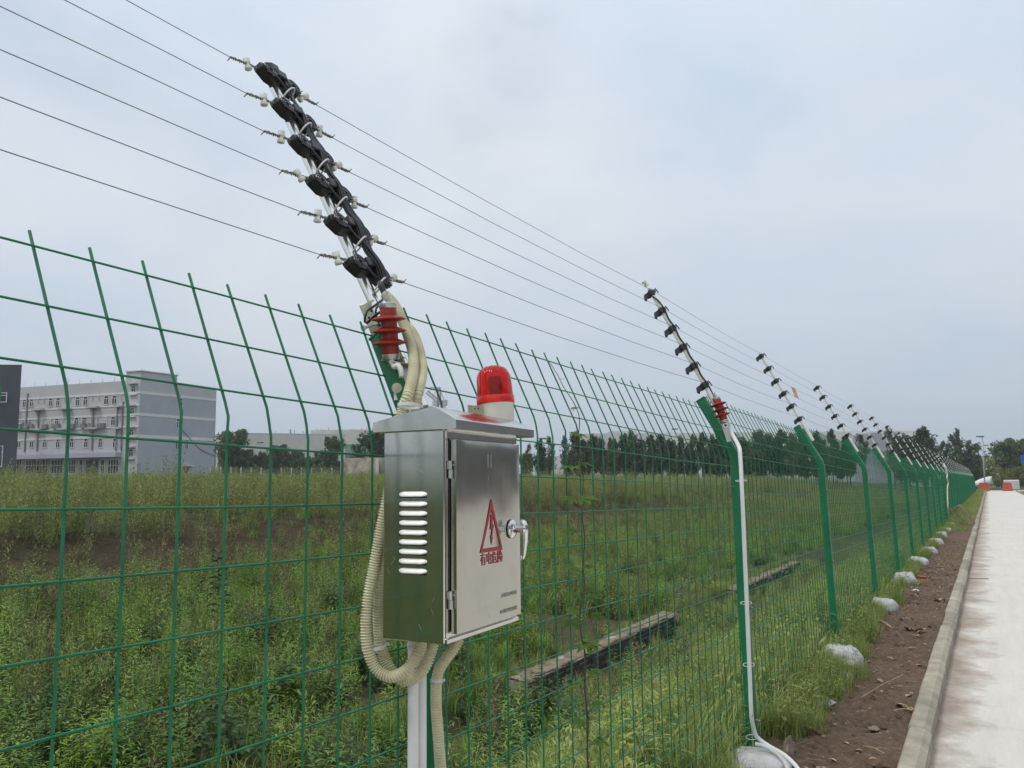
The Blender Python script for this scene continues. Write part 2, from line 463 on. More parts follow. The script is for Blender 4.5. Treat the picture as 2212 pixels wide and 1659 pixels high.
def leafmat(name, stops, trans=0.25, rough=0.6, patch=0.5, pw=0.5, spec=0.3):
    """leaf colour: differs from plant to plant and drifts over the field in patches"""
    m, t, b = newmat(name)
    oi = N(t, 'ShaderNodeObjectInfo')
    co = coords(t, 'world')
    n_ = tnoise(t, co, patch, 4, 0.6); n2_ = tnoise(t, co, 14, 3, 0.6)
    a = N(t, 'ShaderNodeMath', operation='MULTIPLY'); t.links.new(oi.outputs['Random'], a.inputs[0]); a.inputs[1].default_value = 0.34
    b_ = N(t, 'ShaderNodeMath', operation='MULTIPLY'); t.links.new(n_, b_.inputs[0]); b_.inputs[1].default_value = pw
    c_ = N(t, 'ShaderNodeMath', operation='MULTIPLY'); t.links.new(n2_, c_.inputs[0]); c_.inputs[1].default_value = 0.35
    s1 = N(t, 'ShaderNodeMath', operation='ADD'); t.links.new(a.outputs[0], s1.inputs[0]); t.links.new(b_.outputs[0], s1.inputs[1])
    s2 = N(t, 'ShaderNodeMath', operation='ADD'); t.links.new(s1.outputs[0], s2.inputs[0]); t.links.new(c_.outputs[0], s2.inputs[1])
    cc = tramp(t, s2.outputs[0], stops)
    t.links.new(cc, b.inputs['Base Color']); b.inputs['Roughness'].default_value = rough; b.inputs['Specular IOR Level'].default_value = spec
    tr = N(t, 'ShaderNodeBsdfTranslucent'); t.links.new(cc, tr.inputs[0])
    mx_ = N(t, 'ShaderNodeMixShader'); mx_.inputs[0].default_value = trans
    t.links.new(b.outputs[0], mx_.inputs[1]); t.links.new(tr.outputs[0], mx_.inputs[2])
    t.links.new(mx_.outputs[0], t.nodes['Material Output'].inputs[0])
    return m
M['lush'] = leafmat('lush_weed_leaf', [(0.2, (0.086, 0.178, 0.047)), (0.5, (0.168, 0.312, 0.067)), (0.72, (0.319, 0.483, 0.083))], 0.3)
M['olive'] = leafmat('olive_weed_leaf', [(0.25, (0.123, 0.167, 0.049)), (0.5, (0.225, 0.278, 0.078)), (0.75, (0.344, 0.389, 0.130))], 0.25, patch=0.25)
M['dry'] = leafmat('dry_weed_stalk', [(0.25, (0.090, 0.060, 0.033)), (0.5, (0.158, 0.117, 0.063)), (0.75, (0.255, 0.210, 0.120))], 0.2)
M['darkleaf'] = leafmat('dark_bush_leaf', [(0.2, (0.035, 0.073, 0.026)), (0.5, (0.058, 0.117, 0.038)), (0.75, (0.100, 0.171, 0.054))], 0.2)
M['grass'] = leafmat('grass_blade', [(0.2, (0.120, 0.190, 0.048)), (0.5, (0.230, 0.319, 0.072)), (0.75, (0.398, 0.429, 0.143))], 0.3)
M['yellowleaf'] = leafmat('yellow_maple_leaf', [(0.2, (0.286, 0.264, 0.044)), (0.5, (0.462, 0.418, 0.066)), (0.75, (0.605, 0.506, 0.132))], 0.3)
M['vineleaf'] = leafmat('vine_leaf', [(0.2, (0.041, 0.092, 0.014)), (0.5, (0.071, 0.146, 0.020)), (0.75, (0.116, 0.204, 0.030))], 0.35)
M['vinestem'] = surf('vine_stem', (0.085, 0.035, 0.030), 0.7, var=0.3, scale=20)
M['poplar'] = leafmat('poplar_leaf', [(0.2, (0.032, 0.053, 0.024)), (0.5, (0.053, 0.080, 0.034)), (0.75, (0.090, 0.120, 0.048))], 0.15, patch=0.3)
M['treeleaf'] = leafmat('tree_leaf', [(0.2, (0.043, 0.068, 0.033)), (0.5, (0.069, 0.105, 0.045)), (0.75, (0.117, 0.163, 0.060))], 0.2, patch=0.3)
M['willow'] = leafmat('willow_leaf', [(0.2, (0.092, 0.115, 0.037)), (0.5, (0.160, 0.186, 0.051)), (0.75, (0.254, 0.270, 0.076))], 0.25, patch=0.3)
M['bark'] = surf('tree_bark', (0.10, 0.085, 0.07), 0.95, var=0.3, scale=4, space='world')
M['stem'] = leafmat('weed_stem', [(0.2, (0.06, 0.075, 0.03)), (0.6, (0.11, 0.10, 0.05)), (0.8, (0.14, 0.09, 0.06))], 0.05)

# building materials
def wallmat(name, c, var=0.08): return surf(name, c, 0.9, var=var, scale=0.35, bump=0.15, bscale=9, space='world', bdist=0.02, spec=0.2)
M['wall_shaded'] = wallmat('shaded_grey_render', (0.390, 0.410, 0.448))  # shaded side of the grey building, darkness put into the colour
M['wall_light'] = wallmat('light_grey_render', (0.546, 0.552, 0.572))
M['wall_mid'] = wallmat('warm_grey_render', (0.468, 0.468, 0.474))
M['wall_dark'] = wallmat('slate_panel', (0.060, 0.066, 0.082))
M['wall_white'] = wallmat('white_render', (0.62, 0.62, 0.61))
M['wall_beige'] = wallmat('beige_render', (0.559, 0.539, 0.494))
M['wall_violet'] = wallmat('violet_grey_render', (0.351, 0.351, 0.403))
M['band'] = wallmat('white_band', (0.66, 0.66, 0.63))
M['canopy'] = wallmat('lilac_canopy', (0.442, 0.442, 0.533))
M['frame'] = surf('white_window_frame', (0.68, 0.68, 0.67), 0.5, var=0.05, space='world')
m, t, b = newmat('window_glass'); M['glass'] = m
b.inputs['Base Color'].default_value = (0.025, 0.028, 0.030, 1); b.inputs['Roughness'].default_value = 0.3; b.inputs['Specular IOR Level'].default_value = 0.15
M['glass_pale'] = surf('curtained_glass', (0.42, 0.46, 0.42), 0.3, var=0.1, space='world')
M['pipe_grey'] = surf('drain_pipe', (0.17, 0.17, 0.18), 0.6, var=0.1, space='world')
M['unit'] = surf('air_conditioner', (0.22, 0.2, 0.19), 0.6, var=0.3, scale=2, space='world')
M['conc_wall'] = surf('stained_concrete_wall', (0.22, 0.175, 0.145), 0.95, var=0.45, scale=0.9, space='world', spec=0.2, c2=(0.42, 0.36, 0.30))
M['net'] = surf('green_scaffold_net', (0.20, 0.33, 0.24), 0.8, var=0.15, scale=0.5, space='world')
M['scaff'] = surf('scaffold_pole', (0.32, 0.29, 0.30), 0.6, var=0.2, scale=2, space='world')
M['banner'] = surf('red_banner', (0.55, 0.04, 0.03), 0.6, var=0.1, scale=2, space='world')
M['crane'] = surf('crane_red', (0.33, 0.085, 0.085), 0.6, var=0.15, scale=1, space='world')
M['crane_cab'] = surf('crane_cabin', (0.4, 0.42, 0.44), 0.6, var=0.15, space='world')
M['lamp'] = surf('lamp_post_paint', (0.62, 0.63, 0.65), 0.4, var=0.05, space='world')
M['lamp_head'] = surf('lamp_head', (0.10, 0.10, 0.11), 0.5, var=0.1, space='world')
M['blue_sign'] = surf('blue_road_sign', (0.03, 0.10, 0.42), 0.4, var=0.05, space='world')
M['orange'] = surf('orange_red_plastic', (0.44, 0.085, 0.04), 0.6, var=0.15, scale=2, space='world')
M['mixer_white'] = surf('white_mixer_drum', (0.74, 0.74, 0.72), 0.4, var=0.06, scale=1, space='world')
M['mixer_dark'] = surf('truck_chassis', (0.05, 0.05, 0.055), 0.6, var=0.2, space='world')
M['plate'] = surf('orange_yellow_plate', (0.60, 0.33, 0.09), 0.5, var=0.06, scale=20)
M['verge'] = surf('verge_grass', (0.09, 0.10, 0.035), 0.95, var=0.35, scale=3, space='world')

# ------------------------------------------------------------------ terrain
def hills(x, y):
    return noise.noise(Vector((x * 0.23, y * 0.23, 3.1))) * 0.16 + noise.noise(Vector((x * 0.9, y * 0.9, 7.7))) * 0.05
PROF = [(-0.9, 0.0), (0.2, 0.0), (0.7, -0.12), (2.0, -0.85), (2.5, -1.22), (3.62, -1.16), (3.98, -1.10), (4.02, -0.93), (4.6, -0.88), (8, -0.55), (11.3, -0.28), (12.4, 0.0), (13.6, 0.66), (16, 0.78), (30, 0.95), (60, 1.3), (130, 1.9), (400, 2.6)]
def field_z(x, y):
    u = -x - 1.26
    z = float(np.interp(u, [p[0] for p in PROF], [p[1] for p in PROF]))
    k = min(max((u - 0.6) / 2.0, 0), 1)
    uu = u + 1.2 * noise.noise(Vector((0.1, y * 0.16, 1.0))) * min(max((u - 7) / 3, 0), 1)
    z = float(np.interp(uu, [p[0] for p in PROF], [p[1] for p in PROF]))
    return z + k * hills(x, y) * (0.5 if 2.2 < u < 4.6 else 1.0)
def grid_obj(name, xs, ys, zf, mat, parent=None, kind='structure'):
    v = [(x, y, zf(x, y)) for y in ys for x in xs]; nx = len(xs); f = []
    for j in range(len(ys) - 1):
        for i in range(nx - 1):
            a = j * nx + i; f.append((a, a + 1, a + 1 + nx, a + nx))
    me = bpy.data.meshes.new(name); me.from_pydata(v, [], f); me.materials.append(mat)
    me.polygons.foreach_set('use_smooth', [True] * len(f))
    o = link(name, me, parent)
    if kind and parent is None: o['kind'] = kind
    return o
xs = sorted(set([-1.26 - u for u in list(np.arange(-0.06, 5, 0.16)) + list(np.arange(5, 18, 0.4)) + list(np.arange(18, 60, 2.5)) + list(np.arange(60, 420, 20)) + [700, 1200, 1500]]))
ys = [-600, -200, -60, -30, -16] + list(np.arange(-9, 24, 0.4)) + list(np.arange(24, 60, 1.2)) + list(np.arange(60, 130, 5)) + [150, 200, 300, 500, 1000, 1500]
grid_obj('field_ground', xs, ys, field_z, M['earth'])
def soil_z(x, y):
    k = min((x + 1.24) / 0.2, (-0.5 - x) / 0.08, 1.0); k = max(k, 0.0)
    return 0.002 + k * (0.035 * noise.noise(Vector((x * 2.2, y * 1.5, 0.3))) + 0.030 * noise.noise(Vector((x * 9, y * 9, 4.0))) + 0.020 * noise.noise(Vector((x * 28, y * 28, 9.0)))) + 0.012 * k
soil_xs = list(np.linspace(-1.21, -0.505, 26))
grid_obj('soil_strip', soil_xs, [-8, -3] + list(np.arange(0, 9, 0.035)) + list(np.arange(9, 22, 0.09)) + list(np.arange(22, 118, 1.0)), soil_z, M['soil'])
# ground east of the road and a sheet that reaches the horizon
gx = MB(); gx.add([(2.72, -500, -0.10), (1500, -500, -0.10), (1500, 1500, -0.10), (2.72, 1500, -0.10)], [(0, 1, 2, 3)])
gx.build('verge_ground', M['verge'])['kind'] = 'structure'
gx = MB(); gx.add([(-1.3, 117, -0.12), (2.7, 117, -0.12), (2.7, 1500, -0.12), (-1.3, 1500, -0.12)], [(0, 1, 2, 3)])
gx.build('ground_beyond_road', M['verge'])['kind'] = 'structure'
gx = MB(); gx.add([(-2.5, 117.2, -0.085), (30, 117.2, -0.085), (30, 124.5, -0.085), (-2.5, 124.5, -0.085)], [(0, 1, 2, 3)])
gx.build('cross_road', M['road'])['kind'] = 'structure'

ap = MB(); V = []; F = []
for i in range(8):
    for j in range(18):
        x0_, y0_ = 2.70 + i * 4.0, -13.4 + j * 5.0
        ap.box((x0_ + 1.994, y0_ + 2.494, -0.14), (3.988, 4.988, 0.118))
ap.build('concrete_apron', M['road'])['kind'] = 'structure'
road = tag(empty('road', (0, 0, 0)), kind='structure')
y0 = -13.6
first = None
while y0 < 116:
    if first is None:
        sb = MB().box((1.125, 2.49, -0.14), (3.07, 4.976, 0.12), bev=0.010)
        o = first = sb.build('concrete_slab', M['road'], road)
    else:
        o = link('concrete_slab', first.data, road)
    o.location = (0, y0, 0.0 + rnd.uniform(-0.001, 0.001))
    y0 += 5.0
bed = MB().box((1.13, 51.5, -0.19), (3.2, 131, 0.06)); bed.build('road_bed', M['dark'], road)

def kerb_stone(hw=1):
    b = MB()
    prof = [(-0.520, -0.2), (-0.520, 0.022), (-0.508, 0.034), (-0.432, 0.034), (-0.398, 0.006), (-0.392, -0.2)]
    L = 0.984
    V = []
    cuts = [0.0, 0.012, 0.25, 0.5, 0.75, L - 0.012, L]
    n = len(prof); F = []
    for ci, y in enumerate(cuts):
        e = 0.010 if ci in (0, len(cuts) - 1) else 0.0
        for x, z in prof:
            jx = noise.noise(Vector((x * 30, y * 3 + hw * 7, z * 20))) * 0.0025
            V.append((x + jx + (e if x < -0.46 else -e), y, z + jx * 0.7 - (e if z > 0 else 0)))
    for i in range(len(cuts) - 1):
        for j in range(n):
            a, c = i * n + j, i * n + (j + 1) % n
            F.append((a, c, c + n, a + n))
    F.append(tuple(reversed(range(n)))); F.append(tuple((len(cuts) - 1) * n + j for j in range(n)))
    b.add(V, F)
    return b
kerb = tag(empty('kerb', (0, 0, 0)), kind='structure')
protos = [kerb_stone(i + 1).build('kerb_stone', M['kerb'], kerb) for i in range(4)]
yk = -4.25
for i in range(122):
    o = protos[i] if i < 4 else link('kerb_stone', protos[rnd.randrange(4)].data, kerb)
    o.location = (rnd.uniform(-0.006, 0.006), yk, rnd.uniform(-0.005, 0.005)); o.rotation_euler = (0, 0, rnd.uniform(-0.004, 0.004))
    yk += 1.0
# low kerb of the verge on the far side
k2 = tag(MB().box((2.74, 97, -0.05), (0.10, 40, 0.12), bev=0.01).build('far_kerb', M['kerb']), kind='structure')

# ------------------------------------------------------------------ brick channel wall in the ditch
def brick_mesh(w, h, d, name):
    b = MB().box((0, 0, 0), (d, w, h), bev=0.004)
    me = bpy.data.meshes.new(name); me.from_pydata(b.v, [], b.f); me.materials.append(M['brick']); return me
bm_stretch = brick_mesh(0.235, 0.055, 0.10, 'brick'); bm_head = brick_mesh(0.112, 0.055, 0.10, 'brick_header')
def channel_wall(y0, y1, x0, ztop, courses, label, sink=0.0, gappy=0.15, slope=0.0):
    w = tag(empty('channel_wall', (x0, y0, ztop)), label, 'brick wall')
    L = y1 - y0
    core = MB()
    n = int(L / 0.4)
    V = []
    for i in range(n + 1):
        y = L * i / n; j = noise.noise(Vector((y * 2.1, x0, 0))) * 0.02
        V += [(-0.006 - abs(j) * .3, y, -courses * 0.066), (-0.006, y, -0.004 + j), (-0.30, y, 0.012 + j), (-0.34, y, -courses * 0.066)]
    F = []
    for i in range(n):
        for k in range(3):
            a = i * 4 + k; F.append((a, a + 1, a + 5, a + 4))
    F += [(0, 1, 2, 3), (n * 4, n * 4 + 3, n * 4 + 2, n * 4 + 1)]
    core.add(V, F).build('mortar_bed', M['mortar'], w)
    cp = MB(); V = []; F = []
    n = int(L / 0.12)
    for i in range(n + 1):
        y = L * i / n
        for k, (xx, zz) in enumerate([(0.0, 0.0), (0.004, 0.022), (-0.08, 0.030), (-0.16, 0.026), (-0.26, 0.034), (-0.36, -0.02)]):
            q = Vector((xx * 9, y * 3, x0 + k))
            V.append((xx + noise.noise(q) * 0.05 + noise.noise(q * 4) * 0.025 - 0.02, y, zz * 0.7 + noise.noise(q * 1.7) * 0.03 + noise.noise(q * 5.0) * 0.015))
    for i in range(n):
        for k in range(5):
            a = i * 6 + k; F.append((a, a + 1, a + 7, a + 6))
    cp.add(V, F).build('silted_coping', M['coping'], w, smooth=True)
    for c in range(courses):
        y = (0.12 if c % 2 else 0.0) + rnd.uniform(0, .02)
        while y < L - 0.26:
            if rnd.random() > gappy * (0.3 + c / courses):
                o = link('brick', bm_stretch, w)
                o.location = (-0.045 + rnd.uniform(-0.008, 0.010), y + 0.12, -0.034 - c * 0.066 + rnd.uniform(-.002, .002))
                o.rotation_euler = (rnd.uniform(-.012, .012), rnd.uniform(-.02, .02), rnd.uniform(-.02, .02))
            y += 0.247
    w.rotation_euler = (slope, 0, 0)
    return w
channel_wall(9.2, 14.9, -4.98, -0.88, 5, 'low dark brick wall with a silted top, in the ditch right of the steel box', gappy=0.1, slope=R(0.3))
channel_wall(19.0, 26.5, -5.06, -0.93, 2, 'broken dark brick wall farther along the ditch, partly sunk in weeds', gappy=0.35)

# ------------------------------------------------------------------ scattered vegetation (stuff)
def quads_to_mesh(name, V, F, mats, mi=None):
    me = bpy.data.meshes.new(name); me.from_pydata(V, [], F)
    for m_ in mats: me.materials.append(m_)
    if mi is not None: me.polygons.foreach_set('material_index', mi)
    me.polygons.foreach_set('use_smooth', [True] * len(F))
    return me
def blade(V, F, p, d, L, w, droop, seg=3):
    """a grass blade: p root, d heading (unit horizontal), bends over by droop"""
    b0 = len(V); side = Vector((-d.y, d.x, 0))
    for i in range(seg + 1):
        t_ = i / seg; ww = w * (1 - t_ ** 1.6)
        q = p + Vector((0, 0, 1)) * L * (t_ - 0.45 * droop * t_ * t_) + d * L * droop * t_ * t_ * 0.8
        if i == seg: V.append(tuple(q))
        else: V.append(tuple(q - side * ww / 2)); V.append(tuple(q + side * ww / 2))
    for i in range(seg - 1):
        a = b0 + 2 * i; F.append((a, a + 1, a + 3, a + 2))
    a = b0 + 2 * (seg - 1); F.append((a, a + 1, b0 + 2 * seg))
def leaf(V, F, p, d, nrm, L, w, fold=0.25, droop=0.2):
    d = d.normalized(); s = d.cross(nrm).normalized(); n_ = s.cross(d).normalized(); b0 = len(V)
    for t_, ww in ((0, 0.12), (0.35, 1.0), (0.7, 0.75)):
        c = p + d * L * t_ - n_ * L * droop * t_ * t_
        V += [tuple(c - s * w * ww / 2 + n_ * w * ww * fold), tuple(c), tuple(c + s * w * ww / 2 + n_ * w * ww * fold)]
    V.append(tuple(p + d * L - n_ * L * droop))
    for i in range(2):
        a = b0 + 3 * i; F += [(a, a + 1, a + 4, a + 3), (a + 1, a + 2, a + 5, a + 4)]
    a = b0 + 6; F += [(a, a + 1, b0 + 9), (a + 1, a + 2, b0 + 9)]
def stick(V, F, a, b, r0, r1):
    d = (b - a).normalized(); o1 = d.orthogonal().normalized(); o2 = d.cross(o1); b0 = len(V)
    for p, r in ((a, r0), (b, r1)):
        for k in range(3):
            an = k * 2.0944; V.append(tuple(p + (o1 * math.cos(an) + o2 * math.sin(an)) * r))
    for k in range(3): F.append((b0 + k, b0 + (k + 1) % 3, b0 + 3 + (k + 1) % 3, b0 + 3 + k))
def rdir(r_): a = r_.uniform(0, 2 * math.pi); return Vector((math.cos(a), math.sin(a), 0))
protos_col = {}
def proto(group, name, V, F, mats, mi=None):
    me = quads_to_mesh(name, V, F, mats, mi)
    o = bpy.data.objects.new(name, me)
    c = protos_col.get(group)
    if c is None:
        c = protos_col[group] = bpy.data.collections.new(group + '_plants')
    c.objects.link(o)
def tuft(group, n, h, spread, mat, w=0.008, seed=0, droop=(0.2, 0.9)):
    r_ = random.Random(seed); V = []; F = []
    for i in range(n):
        a = rdir(r_); blade(V, F, a * r_.uniform(0, spread) , rdir(r_), h * r_.uniform(0.5, 1.1), w * r_.uniform(.7, 1.3), r_.uniform(*droop))
    proto(group, 'grass_tuft', V, F, [mat])
def weed(group, stems, h, leafL, leafw, nleaf, mat, seed=0, spread=0.10, lean=0.25, up=0.5, top=None, r0=0.004):
    r_ = random.Random(seed); V = []; F = []; mi = []
    for s_ in range(stems):
        base = rdir(r_) * r_.uniform(0, spread); ln = rdir(r_) * r_.uniform(0, lean); H = h * r_.uniform(0.65, 1.1)
        prev = base
        for k in range(1, 4):
            t_ = k / 3; q = base + ln * H * t_ * t_ + Vector((0, 0, H * t_)); stick(V, F, prev, q, r0 * (1.1 - t_ * .8), r0 * (1.0 - t_ * .8)); prev = q
        mi += [1] * (len(F) - len(mi))
        for k in range(nleaf):
            t_ = 0.12 + 0.88 * (k + r_.random()) / nleaf
            q = base + ln * H * t_ * t_ + Vector((0, 0, H * t_))
            d = (rdir(r_) + Vector((0, 0, up * r_.uniform(0.3, 1.4)))).normalized()
            sc_ = (0.55 + 0.65 * math.sin(math.pi * min(t_ * 0.9 + 0.1, 1)))
            leaf(V, F, q, d, Vector((0, 0, 1)), leafL * sc_ * r_.uniform(.7, 1.2), leafw * sc_, droop=r_.uniform(0.1, 0.5))
        if top:
            for k in range(top):
                t_ = r_.uniform(0.80, 1.10); q = base + ln * H * t_ * t_ + Vector((0, 0, H * t_)) + Vector((r_.gauss(0, .02), r_.gauss(0, .02), 0))
                d = (rdir(r_) * 0.7 + Vector((0, 0, 1))).normalized(); leaf(V, F, q, d, rdir(r_), 0.05, 0.014)
        mi += [0] * (len(F) - len(mi))
    proto(group, 'weed_plant', V, F, [mat, M['stem']], mi)
for s_ in range(3): tuft('lush', 45, 0.42, 0.16, M['lush'], 0.012, s_)
for s_ in range(3): weed('lush', 8, 0.50, 0.060, 0.014, 18, M['lush'], 10 + s_, 0.16)
for s_ in range(2): weed('lush', 4, 0.75, 0.085, 0.013, 26, M['lush'], 20 + s_, 0.10, 0.2)
tuft('lush', 60, 0.5, 0.2, M['grass'], 0.007, 7)
weed('lush', 5, 0.8, 0.05, 0.010, 12, M['dry'], 27, 0.15, 0.25, 0.8, top=6)
weed('lush', 7, 0.55, 0.055, 0.016, 18, M['olive'], 28, 0.2, 0.3, 0.7)
for s_ in range(2): weed('lush', 6, 0.36, 0.055, 0.035, 14, M['darkleaf'], 30 + s_, 0.15, 0.4, 0.2)
for s_ in range(4): weed('olive', 5, 0.95, 0.085, 0.016, 20, M['olive'], 40 + s_, 0.22, 0.14, 0.9, top=9)
for s_ in range(2): weed('olive', 4, 0.75, 0.06, 0.014, 12, M['dry'], 50 + s_, 0.22, 0.2, 0.9, top=8)
tuft('olive', 40, 0.7, 0.22, M['olive'], 0.014, 60, (0.1, 0.5))
for s_ in range(3): weed('bank', 4, 0.45, 0.06, 0.014, 10, M['olive'], 70 + s_, 0.16, 0.2, 0.9, top=4)
for s_ in range(2): weed('bank', 4, 0.40, 0.05, 0.012, 7, M['dry'], 80 + s_, 0.16, 0.3, 0.9, top=4)
tuft('bank', 26, 0.3, 0.14, M['dry'], 0.008, 90)
for s_ in range(4): tuft('grass', 42, 0.30, 0.12, M['grass'], 0.006, 100 + s_)
tuft('grass', 16, 0.24, 0.10, M['dry'], 0.005, 108)
for s_ in range(2): weed('grass', 3, 0.30, 0.075, 0.014, 9, M['grass'], 110 + s_, 0.08, 0.4)
for s_ in range(3): weed('bush', 12, 0.75, 0.085, 0.050, 18, M['darkleaf'], 120 + s_, 0.28, 0.45, 0.35)
for s_ in range(2): weed('yellow', 4, 0.42, 0.10, 0.085, 5, M['yellowleaf'], 130 + s_, 0.12, 0.3, 0.2)
for s_ in range(2): weed('yellow', 4, 0.75, 0.10, 0.03, 14, M['grass'], 140 + s_, 0.10, 0.2, 0.5)

def scatter(name, group, P, S):
    """one object: instances of the group's plants on the points P with sizes S"""
    me = bpy.data.meshes.new(name); n = len(P)
    me.vertices.add(n); me.vertices.foreach_set('co', np.asarray(P, dtype=np.float32).ravel())
    a = me.attributes.new('size', 'FLOAT', 'POINT'); a.data.foreach_set('value', np.asarray(S, dtype=np.float32))
    a = me.attributes.new('spin', 'FLOAT_VECTOR', 'POINT')
    rot = np.stack([rng.normal(0, .09, n), rng.normal(0, .09, n), rng.uniform(0, 6.283, n)], 1)
    a.data.foreach_set('vector', rot.astype(np.float32).ravel())
    o = link(name, me); o['kind'] = 'stuff'
    ng = bpy.data.node_groups.new(name + '_nodes', 'GeometryNodeTree')
    ng.interface.new_socket('Geometry', in_out='INPUT', socket_type='NodeSocketGeometry')
    ng.interface.new_socket('Geometry', in_out='OUTPUT', socket_type='NodeSocketGeometry')
    gi = ng.nodes.new('NodeGroupInput'); go = ng.nodes.new('NodeGroupOutput')
    ip = ng.nodes.new('GeometryNodeInstanceOnPoints'); ci = ng.nodes.new('GeometryNodeCollectionInfo')
    ci.inputs['Collection'].default_value = protos_col[group]; ci.inputs['Separate Children'].default_value = True; ci.inputs['Reset Children'].default_value = True
    a1 = ng.nodes.new('GeometryNodeInputNamedAttribute'); a1.data_type = 'FLOAT'; a1.inputs['Name'].default_value = 'size'
    a2 = ng.nodes.new('GeometryNodeInputNamedAttribute'); a2.data_type = 'FLOAT_VECTOR'; a2.inputs['Name'].default_value = 'spin'
    rv = ng.nodes.new('FunctionNodeRandomValue'); rv.data_type = 'INT'
    rv.inputs[4].default_value = 0; rv.inputs[5].default_value = 100
    L = ng.links.new
    L(gi.outputs[0], ip.inputs['Points']); L(ci.outputs[0], ip.inputs['Instance']); ip.inputs['Pick Instance'].default_value = True
    L(rv.outputs[2], ip.inputs['Instance Index']); L(a1.outputs[0], ip.inputs['Scale'])
    e2 = ng.nodes.new('FunctionNodeEulerToRotation'); L(a2.outputs[0], e2.inputs[0]); L(e2.outputs[0], ip.inputs['Rotation'])
    L(ip.outputs[0], go.inputs[0])
    md = o.modifiers.new('plants', 'NODES'); md.node_group = ng
    return o
def in_view(x, y, mar=0.06):
    v = Vector((x, y, 0.5)) - CAM; d = v.dot(_fw)
    return d > 0.8 and abs(v.dot(_rt) / d) < 0.607 + mar + 0.6 / d
def fill(u0, u1, y0, y1, dens, s0, s1, keep=None, view=True, dz=-0.03):
    n = int((u1 - u0) * (y1 - y0) * dens); P = []; S = []
    for i in range(n):
        u, y = rnd.uniform(u0, u1), rnd.uniform(y0, y1); x = -1.26 - u
        if view and not in_view(x, y): continue
        if keep and not keep(u, y): continue
        P.append((x, y, field_z(x, y) + dz)); S.append(rnd.uniform(s0, s1))
    return P, S
def cat(*L):
    P = []; S = []
    for p, s_ in L: P += p; S += s_
    return P, S
nz = lambda x, y, s, k: noise.noise(Vector((x * s, y * s, k)))
channel = lambda u, y: not (2.3 < u < 4.25 and 8.6 < y < 27.5)
scatter('lush_weeds', 'lush', *cat(
    fill(4.3, 11.6, -2, 16, 26, 0.6, 1.25, lambda u, y: nz(u, y, .35, 5) > -0.5),
    fill(4.3, 11.8, 16, 60, 14, 0.6, 1.1, lambda u, y: nz(u, y, .35, 5) > -0.4),
    fill(2.0, 4.3, -2, 9.0, 22, 0.6, 1.15),
    fill(11.5, 14, -2, 60, 5, 0.5, 0.9, lambda u, y: nz(u, y, .35, 5) > 0.0),
    fill(0.4, 2.2, -1, 30, 5, 0.5, 0.95), fill(0.5, 14, -14, -1.5, 7, 0.7, 1.3, view=False), fill(0.5, 40, -45, -14, 1.6, 1.0, 2.0, view=False)))
scatter('olive_weeds', 'olive', *cat(
    fill(13.4, 30, -2, 60, 9, 0.6, 1.15),
    fill(30, 75, 0, 100, 2.6, 0.8, 1.35),
    fill(6.0, 11.2, -2, 60, 6, 0.4, 0.85, lambda u, y: nz(u, y, .3, 15) > -0.2), fill(14, 40, -2, 70, 0.35, 1.3, 1.6),
    fill(0.5, 2.2, 6, 50, 2, 0.4, 0.7), fill(4.2, 13.4, 40, 105, 3.5, 0.8, 1.2),
    fill(13, 30, 60, 105, 3.5, 0.8, 1.25), fill(14, 60, -60, -2, 1.2, 1.2, 2.2, view=False)))
scatter('bank_weeds', 'bank', *cat(fill(11.0, 14.2, -2, 60, 15, 0.5, 1.1), fill(4.2, 11, 4, 60, 2.5, 0.6, 1.2, lambda u, y: nz(u, y, .35, 5) < 0.1)))
scatter('bushes', 'bush', *cat(fill(2.1, 3.6, 2.5, 9.5, 3.0, 0.6, 1.0), fill(4.2, 8, 3, 12, 0.5, 0.7, 1.1), fill(2.6, 3.6, 10, 28, 0.7, 0.35, 0.6)))
gP, gS = cat(fill(0.02, 2.3, -1.5, 12, 85, 0.8, 1.5), fill(0.02, 2.4, 12, 40, 30, 0.8, 1.5), fill(4.2, 11, 8, 45, 9, 0.8, 1.4, lambda u, y: nz(u, y, .3, 25) > -0.15), fill(0.02, 2.4, 40, 100, 5, 0.9, 1.4), fill(3.80, 4.3, 8.3, 28, 34, 0.5, 1.0, lambda u, y: nz(u * 3, y, .9, 45) > -0.1 or y > 18), fill(3.3, 4.2, 8.2, 9.3, 60, 0.8, 1.3), fill(3.3, 4.2, 15.2, 16.2, 50, 0.8, 1.3), fill(3.3, 4.2, 18.4, 19.4, 50, 0.8, 1.3), fill(2.6, 3.7, 8.6, 28, 22, 0.7, 1.2))
for i in range(4000):          # grass that has crept under the fence onto the road side
    y = rnd.uniform(0.5, 60) ** 1.0 if i % 3 else rnd.uniform(0.8, 9)
    wd = 0.34 if y < 4.4 else 0.17 if y < 8 else 0.10
    if y > 34: wd = 0.5
    x = -1.22 + abs(rnd.gauss(0, wd * 0.6))
    if x > -0.56 or not in_view(x, y): continue
    if nz(x, y, 0.9, 33) < -0.22: continue
    if x > -1.42 and 4.25 < y < 5.25: continue
    gP.append((x, y, -0.005)); gS.append(rnd.uniform(0.35, 0.85) * (0.8 if x > -1.05 else 1))
for i in range(1300):
    y = rnd.uniform(27, 112); x = rnd.uniform(-1.25, -0.55 if rnd.random() < .5 else -0.8)
    gP.append((x, y, 0.0)); gS.append(rnd.uniform(0.7, 1.3) * min(1.0, 0.5 + (y - 27) * .05))
scatter('verge_grass', 'grass', gP, gS)
scatter('yellowing_weeds', 'yellow', *fill(0.15, 1.9, 2.2, 9, 2.0, 0.5, 0.95))

